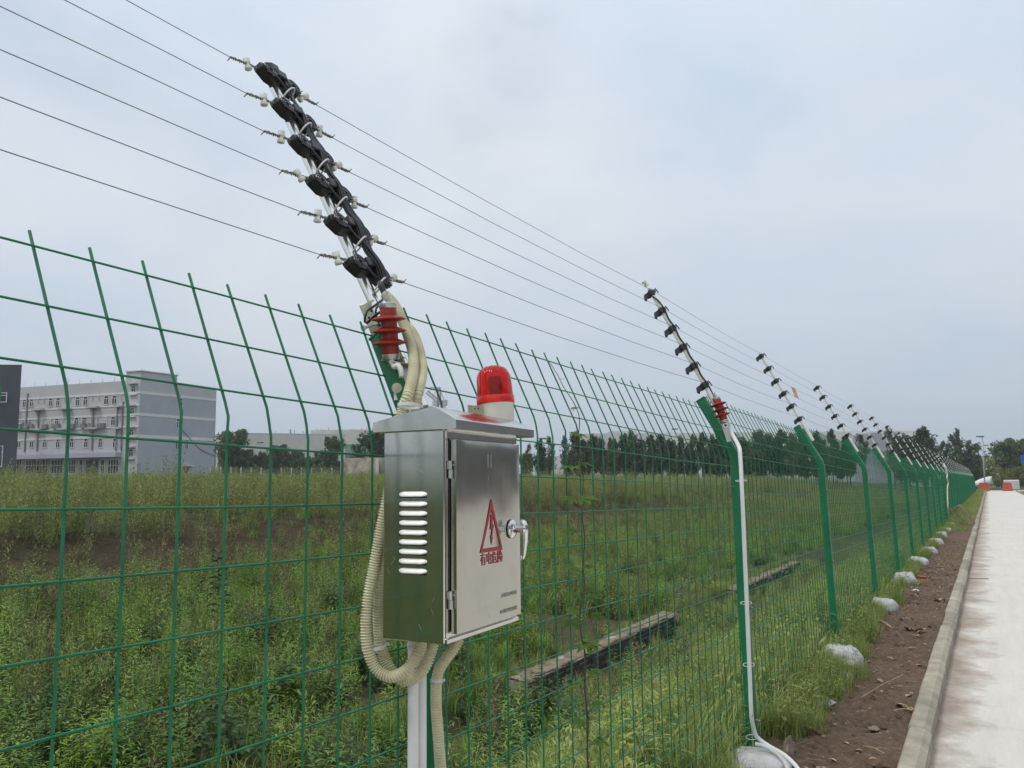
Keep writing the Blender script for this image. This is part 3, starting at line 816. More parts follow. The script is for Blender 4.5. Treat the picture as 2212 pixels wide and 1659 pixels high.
ORD = ['first', 'second', 'third', 'fourth', 'fifth', 'sixth', 'seventh', 'eighth', 'ninth', 'tenth', 'eleventh', 'twelfth', 'thirteenth', 'fourteenth', 'fifteenth', 'sixteenth', 'seventeenth', 'eighteenth', 'nineteenth', 'twentieth'] + ['twenty ' + k for k in ('first', 'second', 'third', 'fourth', 'fifth', 'sixth', 'seventh', 'eighth', 'ninth', 'tenth', 'last', 'last')]
# ------------------------------------------------------------------ fence posts
POSTS = [1.765, 4.955, 7.985, 10.99, 13.9, 16.65, 19.35, 22.0, 24.7, 27.4, 30.6] + [33.5 + 3.0 * i for i in range(23)]
GRADE = lambda y: -0.006 * min(max(y - 8, 0), 25)
def post_mesh():
    b = MB(); w, d = 0.056, 0.054
    sl = Vector((-0.47, 0, 0.883)).normalized()
    P = [Vector((0, 0, -0.35)), Vector((0, 0, 1.62)), Vector((-0.012, 0, 1.67)), Vector((-0.040, 0, 1.72)), Vector((-0.040, 0, 1.72)) + sl * 0.30]
    L = []
    for i, p in enumerate(P):
        dr = Vector((0, 0, 1)) if i < 2 else (Vector((-0.25, 0, 0.97)) if i == 2 else sl)
        nx = Vector((dr.z, 0, -dr.x)).normalized(); c = 0.007
        L.append([p + nx * (sx * w / 2 - (c if k else 0) * sx) + Vector((0, 1, 0)) * (sy * d / 2 - (0 if k else c) * sy)
                  for sx, sy, k in ((1, -1, 1), (1, -1, 0), (1, 1, 0), (1, 1, 1), (-1, 1, 1), (-1, 1, 0), (-1, -1, 0), (-1, -1, 1))])
    b.rings(L)
    return b
post_data = None
def make_post(i, y):
    global post_data
    if i == 0:
        lab = 'green fence post half hidden behind the steel box, two white pipes on it'
    elif i == 1: lab = 'tallest green bent fence post in view, white conduit and red surge arrester on it'
    elif i == 2: lab = 'bent green fence post behind the conduit post, large white bag at its foot'
    elif i == 3: lab = 'bent green fence post third from the steel box, before the yellow plate ends'
    elif i == 10: lab = 'distant green fence post carrying a pale cable down to the ground'
    elif i < 16: lab = ORD[i] + ' bent green fence post counting from the steel box into the distance'
    else: lab = 'one of the tiny bent green posts merging at the far end of the fence'
    t_ = tag(empty('fence_post', (-1.253 if i else -1.228, y, GRADE(y) * 0.6 - (0.095 if i == 0 else 0))), lab, 'fence post', 'bent green posts of the mesh fence')
    if post_data is None:
        p = post_mesh().build('post_tube', M['post_green'], t_)
        cap = MB().box(Vector((-0.040, 0, 1.72)) + Vector((-0.47, 0, 0.883)) * 0.305, (0.060, 0.058, 0.008), rot=Matrix.Rotation(R(-28), 3, 'Y'), bev=0.002).build('cap', M['post_green'], t_)
        cb = MB()
        cb.box((0, 0, 0), (0.012, 0.030, 0.024), bev=0.002); cb.lathe([(0.009, 0), (0.009, 0.006), (0.005, 0.010), (0.005, 0.016)], (0.004, 0, 0), Vector((1, 0, 0)), 6)
        c0 = cb.build('wire_clamp', M['bolt'], t_); c0.location = (0.031, 0, 1.40)
        post_data = (p.data, cap.data, c0.data)
        zs = (0.78, 0.16)
    else:
        link('post_tube', post_data[0], t_); link('cap', post_data[1], t_)
        zs = (1.40, 0.78, 0.16)
    if i == 0: t_.scale = (0.85, 0.66, 1)
    for z in zs:
        if i < 8:
            c = link('wire_clamp', post_data[2], t_); c.location = (0.031, 0, z)
    lean = {0: 0.0, 1: 0.020}.get(i, 0.030)
    t_.rotation_euler = (rnd.uniform(-.006, .006), -lean, rnd.uniform(-.05, .05))
    return t_
for i, y in enumerate(POSTS): make_post(i, y)

# ------------------------------------------------------------------ mesh panels
ROWS = [(-0.031, 0.014), (-0.142, 0.062), (-0.246, 0.110), (-0.354, 0.134)] + [(-0.354 - 0.1145 * k, 0.134) for k in range(1, 15)]
def panel(k, ya, yb, T, y_first, single, drop=-0.0205, lean=0.0, label=None):
    """T: height of the wire tips at ya; columns every 0.1087 m from y_first"""
    t_ = tag(empty('mesh_panel', (-1.268 - 0.0, ya, 0)), label, 'fence panel', 'welded green mesh panels of the fence')
    L = yb - ya; c = (y_first - ya) % 0.1087; cols = []
    y = c
    while y < L: 
        if y > 0.01: cols.append(y)
        y += 0.1087
    def vpath(yy):
        T_ = T + drop * yy + rnd.uniform(-.003, .003)
        w = rnd.uniform(-0.002, 0.002)
        pts = [(-0.134, T_), (-0.012, T_ - 0.272), (-0.004, T_ - 0.300), (0, T_ - 0.335), (0, T_ - 1.0), (0, 0.0 if T_ < 3 else 0)]
        return [Vector((px + w * (1 if j % 2 else -1) - lean * (pz - 0.0) , yy + w * (j - 2), pz)) for j, (px, pz) in enumerate(pts)]
    def hpath(r):
        dz, dx = ROWS[r]; n = 6 if single else 2; P = []
        for j in range(n + 1):
            yy = L * j / n; z = T + drop * yy + dz
            wob = (noise.noise(Vector((yy * 1.3 + k * 9, r * 3.1, 0.5))) * 0.006) if single else 0
            P.append(Vector((-0.134 + dx + 0.0048 - lean * z, yy, z + wob)))
        return P
    if single:
        for yy in cols: MB().tube(vpath(yy), 0.0028, 6).build('upright_wire', M['wire_green'], t_, smooth=True, angle=50)
        for r in range(len(ROWS)):
            if T + ROWS[r][0] > 0.02: MB().tube(hpath(r), 0.0023, 6).build('cross_wire', M['wire_green'], t_, smooth=True, angle=50)
    else:
        b = MB()
        for yy in cols: b.tube(vpath(yy), 0.0028, 4, caps=False)
        for r in range(len(ROWS)):
            if T + ROWS[r][0] > 0.02: b.tube(hpath(r), 0.0023, 4, caps=False)
        b.build('wire_mesh', M['wire_green'], t_)['kind'] = 'stuff'
    return t_
panel(0, -1.32, 1.72, 1.982, 0.8218, True, label='green mesh fence panel left of the steel box')
panel(1, 1.79, 4.91, 1.999, 2.3396, True, lean=0.006, label='green mesh fence panel right behind the steel box, vine climbing it')
for i in range(1, len(POSTS) - 1):
    ya, yb = POSTS[i] + 0.04, POSTS[i + 1] - 0.035
    T = {1: 2.008, 2: 1.995}.get(i, 2.0 + GRADE(ya)) + (rnd.uniform(-.012, .012) if i > 2 else 0)
    lab = {1: 'green mesh fence panel between the conduit post and the next post', 2: 'green mesh fence panel below the small yellow plate', 3: 'green mesh fence panel just past the yellow plate'}.get(i, (ORD[i] + ' green mesh panel counting from the steel box, seen nearly edge on') if i < 14 else 'one of the tiny green mesh panels merging at the far end')
    panel(i + 1, ya, yb, T, ya + 0.03, i < 4, lean=0.03, label=lab)

# ------------------------------------------------------------------ electric fence wires and their poles
def p1_pts(y, main=False):
    if main: return [Vector((-1.862 + .0722 * i, y, 2.752 - .1295 * i)) for i in range(6)]
    g_ = GRADE(y) * 0.9
    base = Vector((-1.777, y, 2.680)) if y < 5.5 else Vector((-1.792, y, 2.662 + g_))
    return [base + Vector((0.0635 * i, 0, -0.1215 * i)) for i in range(6)]
POLE_Y = [y + 0.03 for y in POSTS[1:]]
names6 = ['topmost', 'second', 'third', 'fourth', 'fifth', 'lowest']
for i in range(6):
    a = p1_pts(2.015, True)[i]
    pts = [a]
    for y in POLE_Y: pts.append(p1_pts(y)[i] + Vector((0.012, 0, 0.012)))
    b = MB(); P2 = []
    for u, v in zip(pts, pts[1:]):
        for k in range(3 if v.y < 20 else 1):
            q = u.lerp(v, k / 3); q.z -= 0.012 * math.sin(math.pi * k / 3); P2.append(q)
    P2.append(pts[-1])
    b.tube(P2, 0.00125, 5)
    tag(b.build('fence_wire', M['wire'], None), names6[i] + ' thin steel wire of six running right from the near pole', 'wire', 'electric fence wires')
    a = p1_pts(1.652, True)[i] + Vector((0, 0, 0.0)); e = Vector((a.x, -5.2, a.z + 0.03 - 0.02))
    b = MB(); b.tube([a, a.lerp(e, .33) - Vector((0, 0, .012)), a.lerp(e, .66) - Vector((0, 0, .012)), e], 0.00125, 5)
    tag(b.build('fence_wire', M['wire'], None), names6[i] + ' thin steel wire of six leading left from the near pole', 'wire', 'electric fence wires')

SL = Vector((-0.4638, 0, 0.886)).normalized()        # direction of the slanted poles
FR = Vector((0.886, 0, 0.4638)).normalized()         # towards the road, square to the pole
YV = Vector((0, 1, 0))
def small_insulator():
    b = MB()
    # waist-shaped clamp across the pole seen from the road: a collar with a hook towards +y
    b.prism([(-0.042, -0.016), (-0.034, 0.012), (-0.012, 0.016), (0.0, 0.022), (0.030, 0.016), (0.044, 0.022), (0.046, 0.002), (0.022, -0.008), (0.0, -0.018), (-0.022, -0.014), (-0.032, -0.028)],
            0.026, FR * -0.013, (YV * 0.5 + FR * 0.86).normalized(), SL, (YV * 0.86 - FR * 0.5).normalized())
    b.lathe([(0.017, -0.02), (0.019, -0.012), (0.019, 0.012), (0.017, 0.02)], (0, 0, 0), SL, 12)
    b.tube([FR * 0.034 + SL * 0.014, FR * 0.040 - SL * 0.024], 0.004, 6)
    return b
pole_parts = None
def far_pole(i, y):
    global pole_parts
    P = p1_pts(y)
    o0 = P[0].copy()
    labs = {0: 'slanted white pole with six black insulators above the conduit post', 1: 'slanted white insulator pole above the second bare post, left of the yellow plate', 2: 'slanted white insulator pole just right of the yellow plate', }
    t_ = tag(empty('insulator_pole', o0), labs.get(i, (ORD[i + 1] + ' slanted insulator pole counting from the steel box') if i < 14 else 'one of the tiny slanted insulator poles merging at the far fence end'), 'pole', 'slanted poles of the electric fence')
    if pole_parts is None:
        rod = MB(); rod.tube([SL * 0.035, SL * -0.90], 0.0105, 12); r_ = rod.build('rod', M['rod'], t_, smooth=True, angle=50)
        foot = MB(); foot.tube([SL * -0.74, SL * -0.915], 0.0165, 10); f_ = foot.build('clamp_sleeve', M['rod'], t_, smooth=True, angle=50)
        ins = small_insulator().build('insulator', M['black'], t_)
        pole_parts = (r_.data, f_.data, ins.data); n0 = 1
    else:
        link('rod', pole_parts[0], t_); link('clamp_sleeve', pole_parts[1], t_); n0 = 0
    for k in range(n0, 6):
        s_ = link('insulator', pole_parts[2], t_); s_.location = (0.0635 * k, 0, -0.1215 * k)
    return t_
for i, y in enumerate(POLE_Y): far_pole(i, y)
# extra cables and top insulator of the second pole
P = p1_pts(POLE_Y[0]); o0 = P[0]
b = MB()
for s_, off in ((0, -0.010), (1, 0.004)):
    pts = [P[0] + YV * -0.015 + SL * -0.03]
    for k in range(1, 6): pts += [P[k - 1].lerp(P[k], 0.5) + YV * (off - 0.006) + FR * 0.015, P[k] + FR * 0.02 + YV * (off + 0.004)]
    pts += [P[5] - SL * 0.07 + FR * 0.018, P[5] - SL * 0.13 + FR * 0.02 + YV * -0.03, P[5] - SL * 0.135 + FR * 0.02 + YV * -0.085, P[5] - SL * 0.16 + YV * -0.07 + FR * 0.01, P[5] - SL * 0.15 + YV * 0.0 + FR * 0.03]
    b.tube(smooth_path(pts, 0.02), 0.0042, 6)
tag(b.build('black_cables', M['cable'], None, smooth=True), 'black cables strapped along the second pole and looping at its foot', 'cable')
b = MB(); b.lathe([(0.008, 0), (0.016, 0.003), (0.016, 0.012), (0.009, 0.016), (0.009, 0.024), (0.016, 0.028), (0.016, 0.040), (0.004, 0.043)], P[0] + SL * 0.05 + YV * -0.01, (SL * 0.9 - YV * 0.4).normalized(), 14)
tag(b.build('knob_insulator', M['porcelain'], None, smooth=True, angle=40), 'white knob insulator on the very top of the second pole', 'insulator')

# near pole
pole0_top = Vector((-1.893, 1.83, 2.790)); pole0_bot = Vector((-1.296, 1.83, 1.700))
S0 = (pole0_top - pole0_bot).normalized(); F0 = Vector((S0.z, 0, -S0.x)).normalized()
near = tag(empty('near_insulator_pole', pole0_bot), 'nearest slanted steel pole, crowded with large black insulators and cables', 'pole')
b = MB(); b.tube([Vector((0, 0, 0)), pole0_top - pole0_bot], 0.0165, 18); b.build('rod', M['bright_steel'], near, smooth=True, angle=50)
# tension insulators: six facing left, six facing right
hexo = [(0.006, -0.016), (0.028, -0.031), (0.056, -0.032), (0.082, -0.006), (0.084, 0.010), (0.058, 0.022), (0.030, 0.022), (0.006, 0.014)]
def tension_block(sgn):
    b = MB(); ay = YV * sgn
    cc = F0
    b.prism(hexo, 0.029, F0 * -0.005, ay, S0, cc)
    b.prism([(0.012 + 0.78 * (p[0] - 0.012), p[1] * 0.78 - 0.001) for p in hexo], 0.005, F0 * 0.0235, ay, S0, cc)
    # ribs: concentric rings and two struts on the face
    ctr = F0 * 0.029 + ay * 0.046 + S0 * 0.000
    for r_ in (0.010, 0.017, 0.024):
        ring = [ctr + (ay * math.cos(a) + S0 * math.sin(a)) * r_ for a in np.linspace(0, 2 * math.pi, 17)]
        b.tube(ring, 0.0026, 5)
    b.lathe([(0.005, 0), (0.005, 0.006), (0.002, 0.007)], ctr, F0, 10)
    b.tube([ctr + ay * 0.022 - S0 * 0.022, ctr - ay * 0.03 - S0 * 0.018], 0.0022, 5)
    b.tube([ctr + ay * 0.010 - S0 * 0.024, ctr + ay * 0.036 - S0 * 0.004], 0.0022, 5)
    return b
def side_clamp():
    b = MB(); b.lathe([(0.019, -0.024), (0.023, -0.016), (0.023, 0.016), (0.019, 0.024)], (0, 0, 0), S0, 14)
    b.box((0, 0, 0), (0.02, 0.02, 0.02)); b.box(F0 * 0.026, (0.022, 0.040, 0.030), rot=Matrix.Rotation(R(-26), 3, 'Y'), bev=0.003)
    b.lathe([(0.008, 0), (0.008, 0.006), (0.005, 0.012)], F0 * 0.016 + YV * 0.026 + S0 * 0.012, (F0 + YV * .6).normalized(), 6)
    return b
bl = tension_block(-1).build('insulator', M['black'], near); br = tension_block(1).build('insulator', M['black'], near); cl = side_clamp().build('clamp', M['black'], near)
PT = p1_pts(1.83, True)
for k in range(6):
    for src in (bl, br, cl):
        o = src if k == 0 else link(src.name.split('.')[0], src.data, near)
        off = PT[k] - pole0_bot
        if src is br: off = off - S0 * 0.020
        if src is bl: off = off - S0 * 0.004
        o.location = off
        o.rotation_euler = (rnd.uniform(-.10, .10), rnd.uniform(-.05, .05), 0)
b = MB(); b.box(S0 * 0.03 + F0 * 0.01, (0.05, 0.05, 0.045), rot=Matrix.Rotation(R(-26), 3, 'Y'), bev=0.012)
o = b.build('pole_cap', M['black'], near); o.location = pole0_top - pole0_bot - S0 * 0.035

# white knobs and twisted ends on the near wires
def knob(sz=1.0):
    return MB().lathe([(0.006, -0.021), (0.0125, -0.019), (0.0130, -0.011), (0.0085, -0.007), (0.0080, 0.001), (0.0120, 0.004), (0.0125, 0.018), (0.0115, 0.020), (0.002, 0.0205)], (0, 0, 0), Vector((0, 0, 1)), 16)
knob_data = None
def knob_at(p, tilt, lab):
    global knob_data
    if knob_data is None:
        o = knob().build('knob_insulator', M['porcelain'], None, smooth=True, angle=40); knob_data = o.data
    else: o = link('knob_insulator', knob_data)
    o.location = p; o.rotation_euler = tilt; o.scale = (.86, .86, .9)
    tag(o, lab, 'insulator', 'small white knob insulators on the near wires')
def twist_wire(a, bb, parent=None):
    d = (bb - a); L = d.length; u = d.normalized(); o1 = u.orthogonal().normalized(); o2 = u.cross(o1); m_ = MB()
    n = int(L / 0.0009)
    m_.tube([a, bb], 0.0018, 5)
    m_.tube([a + d * (i / n) + (o1 * math.cos(i * 0.75) + o2 * math.sin(i * 0.75)) * (0.0032 + 0.0010 * math.sin(i * .3)) for i in range(n + 1)], 0.0019, 4)
    e = a if True else bb
    m_.tube([bb, bb + o1 * 0.013 + u * 0.004], 0.0017, 4)
    return m_
tilts_l = [(0.1, -0.25, 0), (0, -0.15, 0), (0, 0.05, 0), (0.5, -0.45, 0), (0, 0.1, 0), (0.1, -0.3, 0)]
tilts_r = [(-0.75, 0.5, 0), (0, 0.05, 0), (-0.75, 0.5, 0), (0, 0.0, 0), (-0.55, 0.5, 0), (-0.55, 0.35, 0)]
for k in range(6):
    a = PT[k] + YV * -0.084 + S0 * 0.002 + F0 * 0.01; e = p1_pts(1.652, True)[k]
    kn = a.lerp(e, 0.36)
    tag(twist_wire(a, e).build('twisted_wire_end', M['twist'], None), names6[k] + ' twisted wire end tying the left wires to the near pole', 'wire', 'twisted wire ends')
    knob_at(kn, tilts_l[k], names6[k] + ' white knob insulator left of the near pole')
    a = PT[k] + YV * 0.086 - S0 * 0.016 + F0 * 0.008; e = p1_pts(2.015, True)[k]
    if k in (0, 2, 4, 5): e = a.lerp(e, 1.0)
    kn = a.lerp(e, 0.28)
    tag(twist_wire(a, e).build('twisted_wire_end', M['twist'], None), names6[k] + ' twisted wire end tying the right wires to the near pole', 'wire', 'twisted wire ends')
    knob_at(kn, tilts_r[k], names6[k] + ' white knob insulator right of the near pole')

# cables from the insulators down the near pole into the cream hose
hose_mouth = at(833, 640, d=2.33)
n_c = 0
for k in range(6):
    for side in (-1, 1):
        st = PT[k] + YV * side * 0.035 + F0 * (0.030 if side < 0 else 0.026) - S0 * 0.016
        col_y = 0.014 + (n_c % 4) * 0.0085 - 0.004; lay = 0.026 + (n_c // 4) * 0.0075
        pts = [st]
        if side < 0:
            pts.append(PT[k] - S0 * 0.050 + YV * -0.012 + F0 * 0.030)
        for j in range(k + 1, 6):
            pts.append(PT[j] + S0 * 0.055 + YV * (col_y - 0.002) + F0 * (lay * 0.92))
            pts.append(PT[j] - S0 * 0.010 + YV * (col_y + 0.002) + F0 * (lay + 0.006))
        pts.append(PT[5] - S0 * 0.075 + YV * (col_y + 0.002) + F0 * (lay * 0.9))
        q = (n_c * 2.4)
        jit = Vector((math.cos(q) * 0.006, math.sin(q) * 0.006, 0))
        pts.append(hose_mouth + jit + Vector((-0.022, 0, 0.045)))
        pts.append(hose_mouth + jit * 0.8 + Vector((0.006, 0, -0.012)))
        o = MB().tube(smooth_path(pts, 0.014), 0.0036, 7).build('power_cable', M['cable'], None, smooth=True)
        tag(o, 'black cable from the ' + names6[k] + (' left' if side < 0 else ' right') + ' insulator down the near pole', 'cable', 'black cables down the near pole')
        n_c += 1
for k in range(6):
    c_ = (PT[k] - S0 * 0.070) + F0 * 0.016 + YV * 0.010
    ring = [c_ + (YV * math.cos(a) * 0.028 + (F0 * 0.93 + S0 * 0.36) * math.sin(a) * 0.029) + S0 * 0.018 * math.cos(a) for a in np.linspace(0, 2 * math.pi, 25)]
    tag(MB().tube(ring, 0.0026, 5).build('cable_tie', M['tie'], None, smooth=True), names6[k] + ' white cable tie around the bundle on the near pole', 'cable tie', 'cable ties on the near pole')

# ------------------------------------------------------------------ bracket, surge arrester
br_ = tag(empty('pole_bracket', pole0_bot), 'perforated zinc bracket clamping the near pole to the post top', 'bracket')
A = Vector((0, 0, 0)); b = MB()
pc = at(818, 716, d=2.34) - pole0_bot
axs = (at(788, 668, d=2.33) - at(826, 760, d=2.33)).normalized()
axw = (axs.cross(_fw)).normalized()
b.box(pc, (0.045, 0.005, 0.175), rot=Matrix((axw, -_fw, axs)).transposed() if abs(Matrix((axw, -_fw, axs)).determinant()) > 0 else None, bev=0.002)
b.build('plate', M['zinc'], br_)
hb = MB()
for s_, w_ in ((-0.06, 0.008), (-0.035, -0.006), (-0.01, 0.008), (0.015, -0.006), (0.045, 0.01), (0.06, -0.004)):
    hb.lathe([(0.0035, 0), (0.0035, 0.0009)], pc + axs * s_ + axw * w_ - _fw * 0.0027, -_fw, 8)
hb.build('hole_shade_discs', M['dark'], br_)  # flat dark discs painting the shade inside the plate's holes
b = MB(); b.tube([pc + axs * 0.02 + axw * -0.03 , pc + axs * 0.02 + axw * 0.03 - _fw * 0.035], 0.004, 6); b.lathe([(0.008, 0), (0.008, 0.006)], pc + axs * 0.02 + axw * 0.03 - _fw * 0.035, -_fw, 6); b.build('bolt', M['galv'], br_)

def arrester_prof(s=1.0):
    R_, c_ = 0.046 * s, 0.0225 * s
    p = [(0.004, -0.026), (0.004, -0.018), (0.0, -0.018), (c_ * 1.02, -0.016), (c_ * 1.02, 0.0)]
    metal = [(c_ * 1.0, -0.016 * s), (c_ * 1.06, -0.014 * s), (c_ * 1.06, -0.001 * s), (c_ * 1.0, 0.0)]
    body = [(c_ * .98, 0.0), (c_, 0.001)]
    for z in (0.032, 0.064, 0.096):
        z *= s
        body += [(c_, z - 0.010 * s), (c_ * 1.3, z - 0.008 * s), (R_, z - 0.004 * s), (R_, z - 0.0015 * s), (c_ * 1.25, z + 0.006 * s), (c_, z + 0.008 * s)]
    body += [(c_, 0.122 * s), (c_ * .98, 0.123 * s)]
    return metal, body, 0.123 * s
def arrester(loc, axis, label, s=1.0):
    t_ = tag(empty('surge_arrester', loc), label, 'surge arrester', 'red surge arresters')
    metal, body, h = arrester_prof(s); axis = axis.normalized()
    MB().lathe(body, (0, 0, 0), axis, 28).build('shed_body', M['red_silicone'], t_, smooth=True, angle=35)
    MB().lathe(metal, (0, 0, 0), axis, 24).build('metal_end', M['galv'], t_, smooth=True, angle=35)
    MB().lathe([(0.0225, h), (0.0235, h + .002), (0.0235, h + .012), (0.021, h + .014), (0.004, h + 0.015)], (0, 0, 0), axis, 24).build('metal_end', M['galv'], t_, smooth=True, angle=35)
    MB().lathe([(0.005, h + .014), (0.005, h + .022), (0.010, h + .022), (0.010, h + .030), (0.0045, h + .030), (0.0045, h + .044), (0.002, h + .045)], (0, 0, 0), axis, 6).build('terminal_bolt', M['galv'], t_)
    MB().lathe([(0.004, -0.040), (0.004, -0.030), (0.009, -0.030), (0.009, -0.022), (0.004, -0.022), (0.004, -0.014)], (0, 0, 0), axis, 6).build('terminal_bolt', M['bolt'], t_)
    return t_
a_top = at(838, 666, d=2.19); a_bot = at(844, 765, d=2.19)
arrester(a_bot, (a_top - a_bot), 'large red ribbed surge arrester at the foot of the nearest pole', s=(a_top - a_bot).length / 0.123)
# bracket under the arrester
ab = tag(empty('arrester_bracket', a_bot), 'bent grey plate holding the large red surge arrester on the post', 'bracket')
b = MB(); b.box((0.012, 0.012, -0.022), (0.07, 0.055, 0.004), bev=0.001, rot=Matrix.Rotation(R(12), 3, 'Y') @ Matrix.Rotation(R(-20), 3, 'Z')); b.build('shelf', M['galv'], ab)
pbk = at(868, 862, d=2.17) - a_bot
u = (pbk - Vector((0.02, 0.02, -0.02))); ul = u.length; u.normalize(); wv = u.cross(_fw).normalized()
MB().frame_box(Vector((0.02, 0.02, -0.022)) - wv * 0.02, wv * 0.04, u * ul, -_fw * 0.003).build('strap', M['galv'], ab)
b = MB(); pq = at(857, 838, d=2.15) - a_bot
b.lathe([(0.013, 0), (0.013, 0.002), (0.008, 0.002), (0.008, 0.009), (0.004, 0.009), (0.004, 0.016)], pq, -_fw, 14); b.build('washer_bolt', M['zinc'], ab, smooth=True, angle=30)
# black leads looping from the pole to the arrester
b = MB(); b.tube(smooth_path([at(826, 648, d=2.30), at(810, 660, d=2.27), at(793, 672, d=2.25), at(788, 690, d=2.24), at(792, 698, d=2.24), at(812, 680, d=2.2), at(838, 664, d=2.17)], 0.01), 0.0036, 7)
b.tube(smooth_path([at(824, 655, d=2.30), at(812, 668, d=2.29), at(815, 690, d=2.3), at(822, 705, d=2.3)], 0.01), 0.003, 7)
tag(b.build('arrester_lead', M['cable'], None, smooth=True), 'black lead looping left from the bundle to the large arrester', 'cable')
b = MB(); pp = smooth_path([at(845, 780, d=2.17), at(852, 792, d=2.16), at(860, 790, d=2.14), at(866, 800, d=2.12), at(868, 815, d=2.11)], 0.0012)
b.tube(pp, [0.0062 + 0.0016 * math.sin(i * 1.4) for i in range(len(pp))], 10)
tag(b.build('spiral_sleeve', M['white_plastic'], None, smooth=True), 'short white ribbed sleeve below the large surge arrester', 'hose')

# arrester, bracket and conduit at the second pole
c5 = lambda x, y: ((1980 + x / 2.765) / 1.47559, (880 + y / 2.765) / 1.47559)
b0_, b1_ = at(*c5(905, 1270), y=4.84), at(*c5(842, 1090), y=4.84)
arrester(b0_, (b1_ - b0_), 'small red ribbed surge arrester on the conduit post', s=(b1_ - b0_).length / 0.123)
ab = tag(empty('arrester_bracket', b0_), 'grey bracket with a ring below the small red arrester', 'bracket')
u = (at(*c5(960, 1440), y=4.86) - b0_); u.z += 0.0; ul = u.length; u.normalize(); wv = u.cross(_fw).normalized()
MB().frame_box(-wv * 0.022 + u * 0.01, wv * 0.044, u * ul, -_fw * 0.004).build('strap', M['galv'], ab)
rg = at(*c5(918, 1318), y=4.83) - b0_
MB().tube([rg + (wv * math.cos(a) + u * math.sin(a)) * 0.012 for a in np.linspace(0, 6.283, 17)], 0.004, 6).build('ring', M['white_plastic'], ab, smooth=True)

c4 = lambda x, y: ((2300 + x / 1.75) / 1.47559, (1500 + y / 1.75) / 1.47559)
cp = [at(*c5(950, 1330), y=4.86), at(*c5(975, 1385), y=4.86), at(*c5(1010, 1450), y=4.84), at(*c5(1035, 1500), y=4.80), at(*c5(1048, 1560), y=4.77)]
cp += [Vector((-1.2, 4.745 + 0.0, z)) for z in (1.45, 1.2, 0.95, 0.7, 0.45, 0.25)] + [Vector((-1.197, 4.77, 0.17)), Vector((-1.185, 4.79, 0.12)), Vector((-1.13, 4.79, 0.085)), Vector((-1.02, 4.72, 0.062)), Vector((-0.93, 4.60, 0.03)), Vector((-0.89, 4.48, -0.03))]
cond = tag(empty('conduit', (-1.2, 4.76, 0)), 'white conduit strapped down the bent green post and over the bag', 'conduit')
sp_ = smooth_path(cp, 0.02)
MB().tube([p - Vector((-1.2, 4.76, 0)) for p in sp_], 0.0115, 12).build('pipe', M['pvc'], cond, smooth=True)
for z in (1.50, 0.83, 0.50, 0.12):
    ring = [Vector((-0.012 - 0.0 + 0.030 * math.cos(a), -0.0 + 0.034 * math.sin(a) + 0.02, z + 0.004 * math.sin(a))) for a in np.linspace(0, 6.283, 21)]
    MB().tube(ring, 0.0022, 4).build('cable_tie', M['tie'], cond)
b = MB(); pp = smooth_path([Vector((-1.185, 4.74, 0.10)), Vector((-1.12, 4.74, 0.088)), Vector((-1.03, 4.66, 0.065)), Vector((-0.95, 4.5, 0.02)), Vector((-0.93, 4.42, -0.02))], 0.003)
b.tube(pp, [0.010 + 0.0014 * (i % 2) for i in range(len(pp))], 10)
tag(b.build('corrugated_hose', M['hose_grey'], None, smooth=True), 'pale grey corrugated hose lying over the nearest white bag', 'hose')

# pale cable and pale bracket down the far post
pp = [at(*((2664 + x / 3.687) / 1.47559, (1300 + y / 3.687) / 1.47559), x=-1.19) for x, y in ((1295, 690), (1310, 760), (1308, 830), (1322, 880), (1312, 940), (1315, 1100), (1325, 1220), (1355, 1335))]
tag(MB().tube(smooth_path(pp, 0.05), 0.020, 6).build('cable', M['hose'], None, smooth=True), 'pale cable running down a far fence post to the ground', 'cable')
pp = at((2664 + 1290 / 3.687) / 1.47559, (1300 + 700 / 3.687) / 1.47559, x=-1.2)
arr = tag(empty('surge_arrester', pp), 'greyish surge arrester on the far post with the pale cable', 'surge arrester')
MB().lathe([(0.02, 0), (0.03, 0.01), (0.05, 0.05), (0.02, 0.06), (0.05, 0.1), (0.02, 0.11), (0.03, 0.17), (0.02, 0.2)], (0, 0, -0.05), Vector((-.3, 0, 1)), 10).build('shed_body', M['galv'], arr, smooth=True)
MB().box((0.01, 0, -0.12), (0.06, 0.06, 0.16)).build('bracket', M['galv'], arr)

# yellow warning plate hanging on the wires
pl = [at(*c5(x, y), x=-1.66) for x, y in ((1508, 975), (1545, 985), (1553, 1078), (1518, 1070))]
ctr = sum(pl, Vector()) / 4
wp = tag(empty('warning_plate', ctr), 'small orange yellow plate hanging on the wires between poles', 'sign')
u = ((pl[1] - pl[0]) + (pl[2] - pl[3])) / 2; v = ((pl[3] - pl[0]) + (pl[2] - pl[1])) / 2
v = Vector((0.03, 0.015, v.z)); u = Vector((0, u.length, 0))
MB().frame_box(-u / 2 - v / 2, u, v, Vector((0.002, 0, 0))).build('plate', M['plate'], wp)
MB().prism([(0, 0.02), (0.018, -0.012), (-0.018, -0.012)], 0.001, Vector((0.0025, 0, 0.018)), YV, Vector((0, 0, 1)), Vector((1, 0, 0))).build('warning_mark', M['print_grey'], wp)
MB().box((0.003, 0, -0.025), (0.001, 0.05, 0.012)).build('warning_mark', M['print_grey'], wp)

# ------------------------------------------------------------------ stainless control box
th = R(2.5)
BX = Matrix.Translation((-1.039, 1.5474, 0)) @ Matrix.Rotation(th, 4, 'Z')
# local axes: x = out of the fence (n), y = along the door (w), z = up
cab = empty('control_box', BX.to_translation(), (0, 0, th))
tag(cab, 'brushed stainless steel control box with a danger sign on its door', 'control box')
Wd, Dp, Z0, Z1 = 0.345, 0.161, 1.158, 1.632
b = MB()
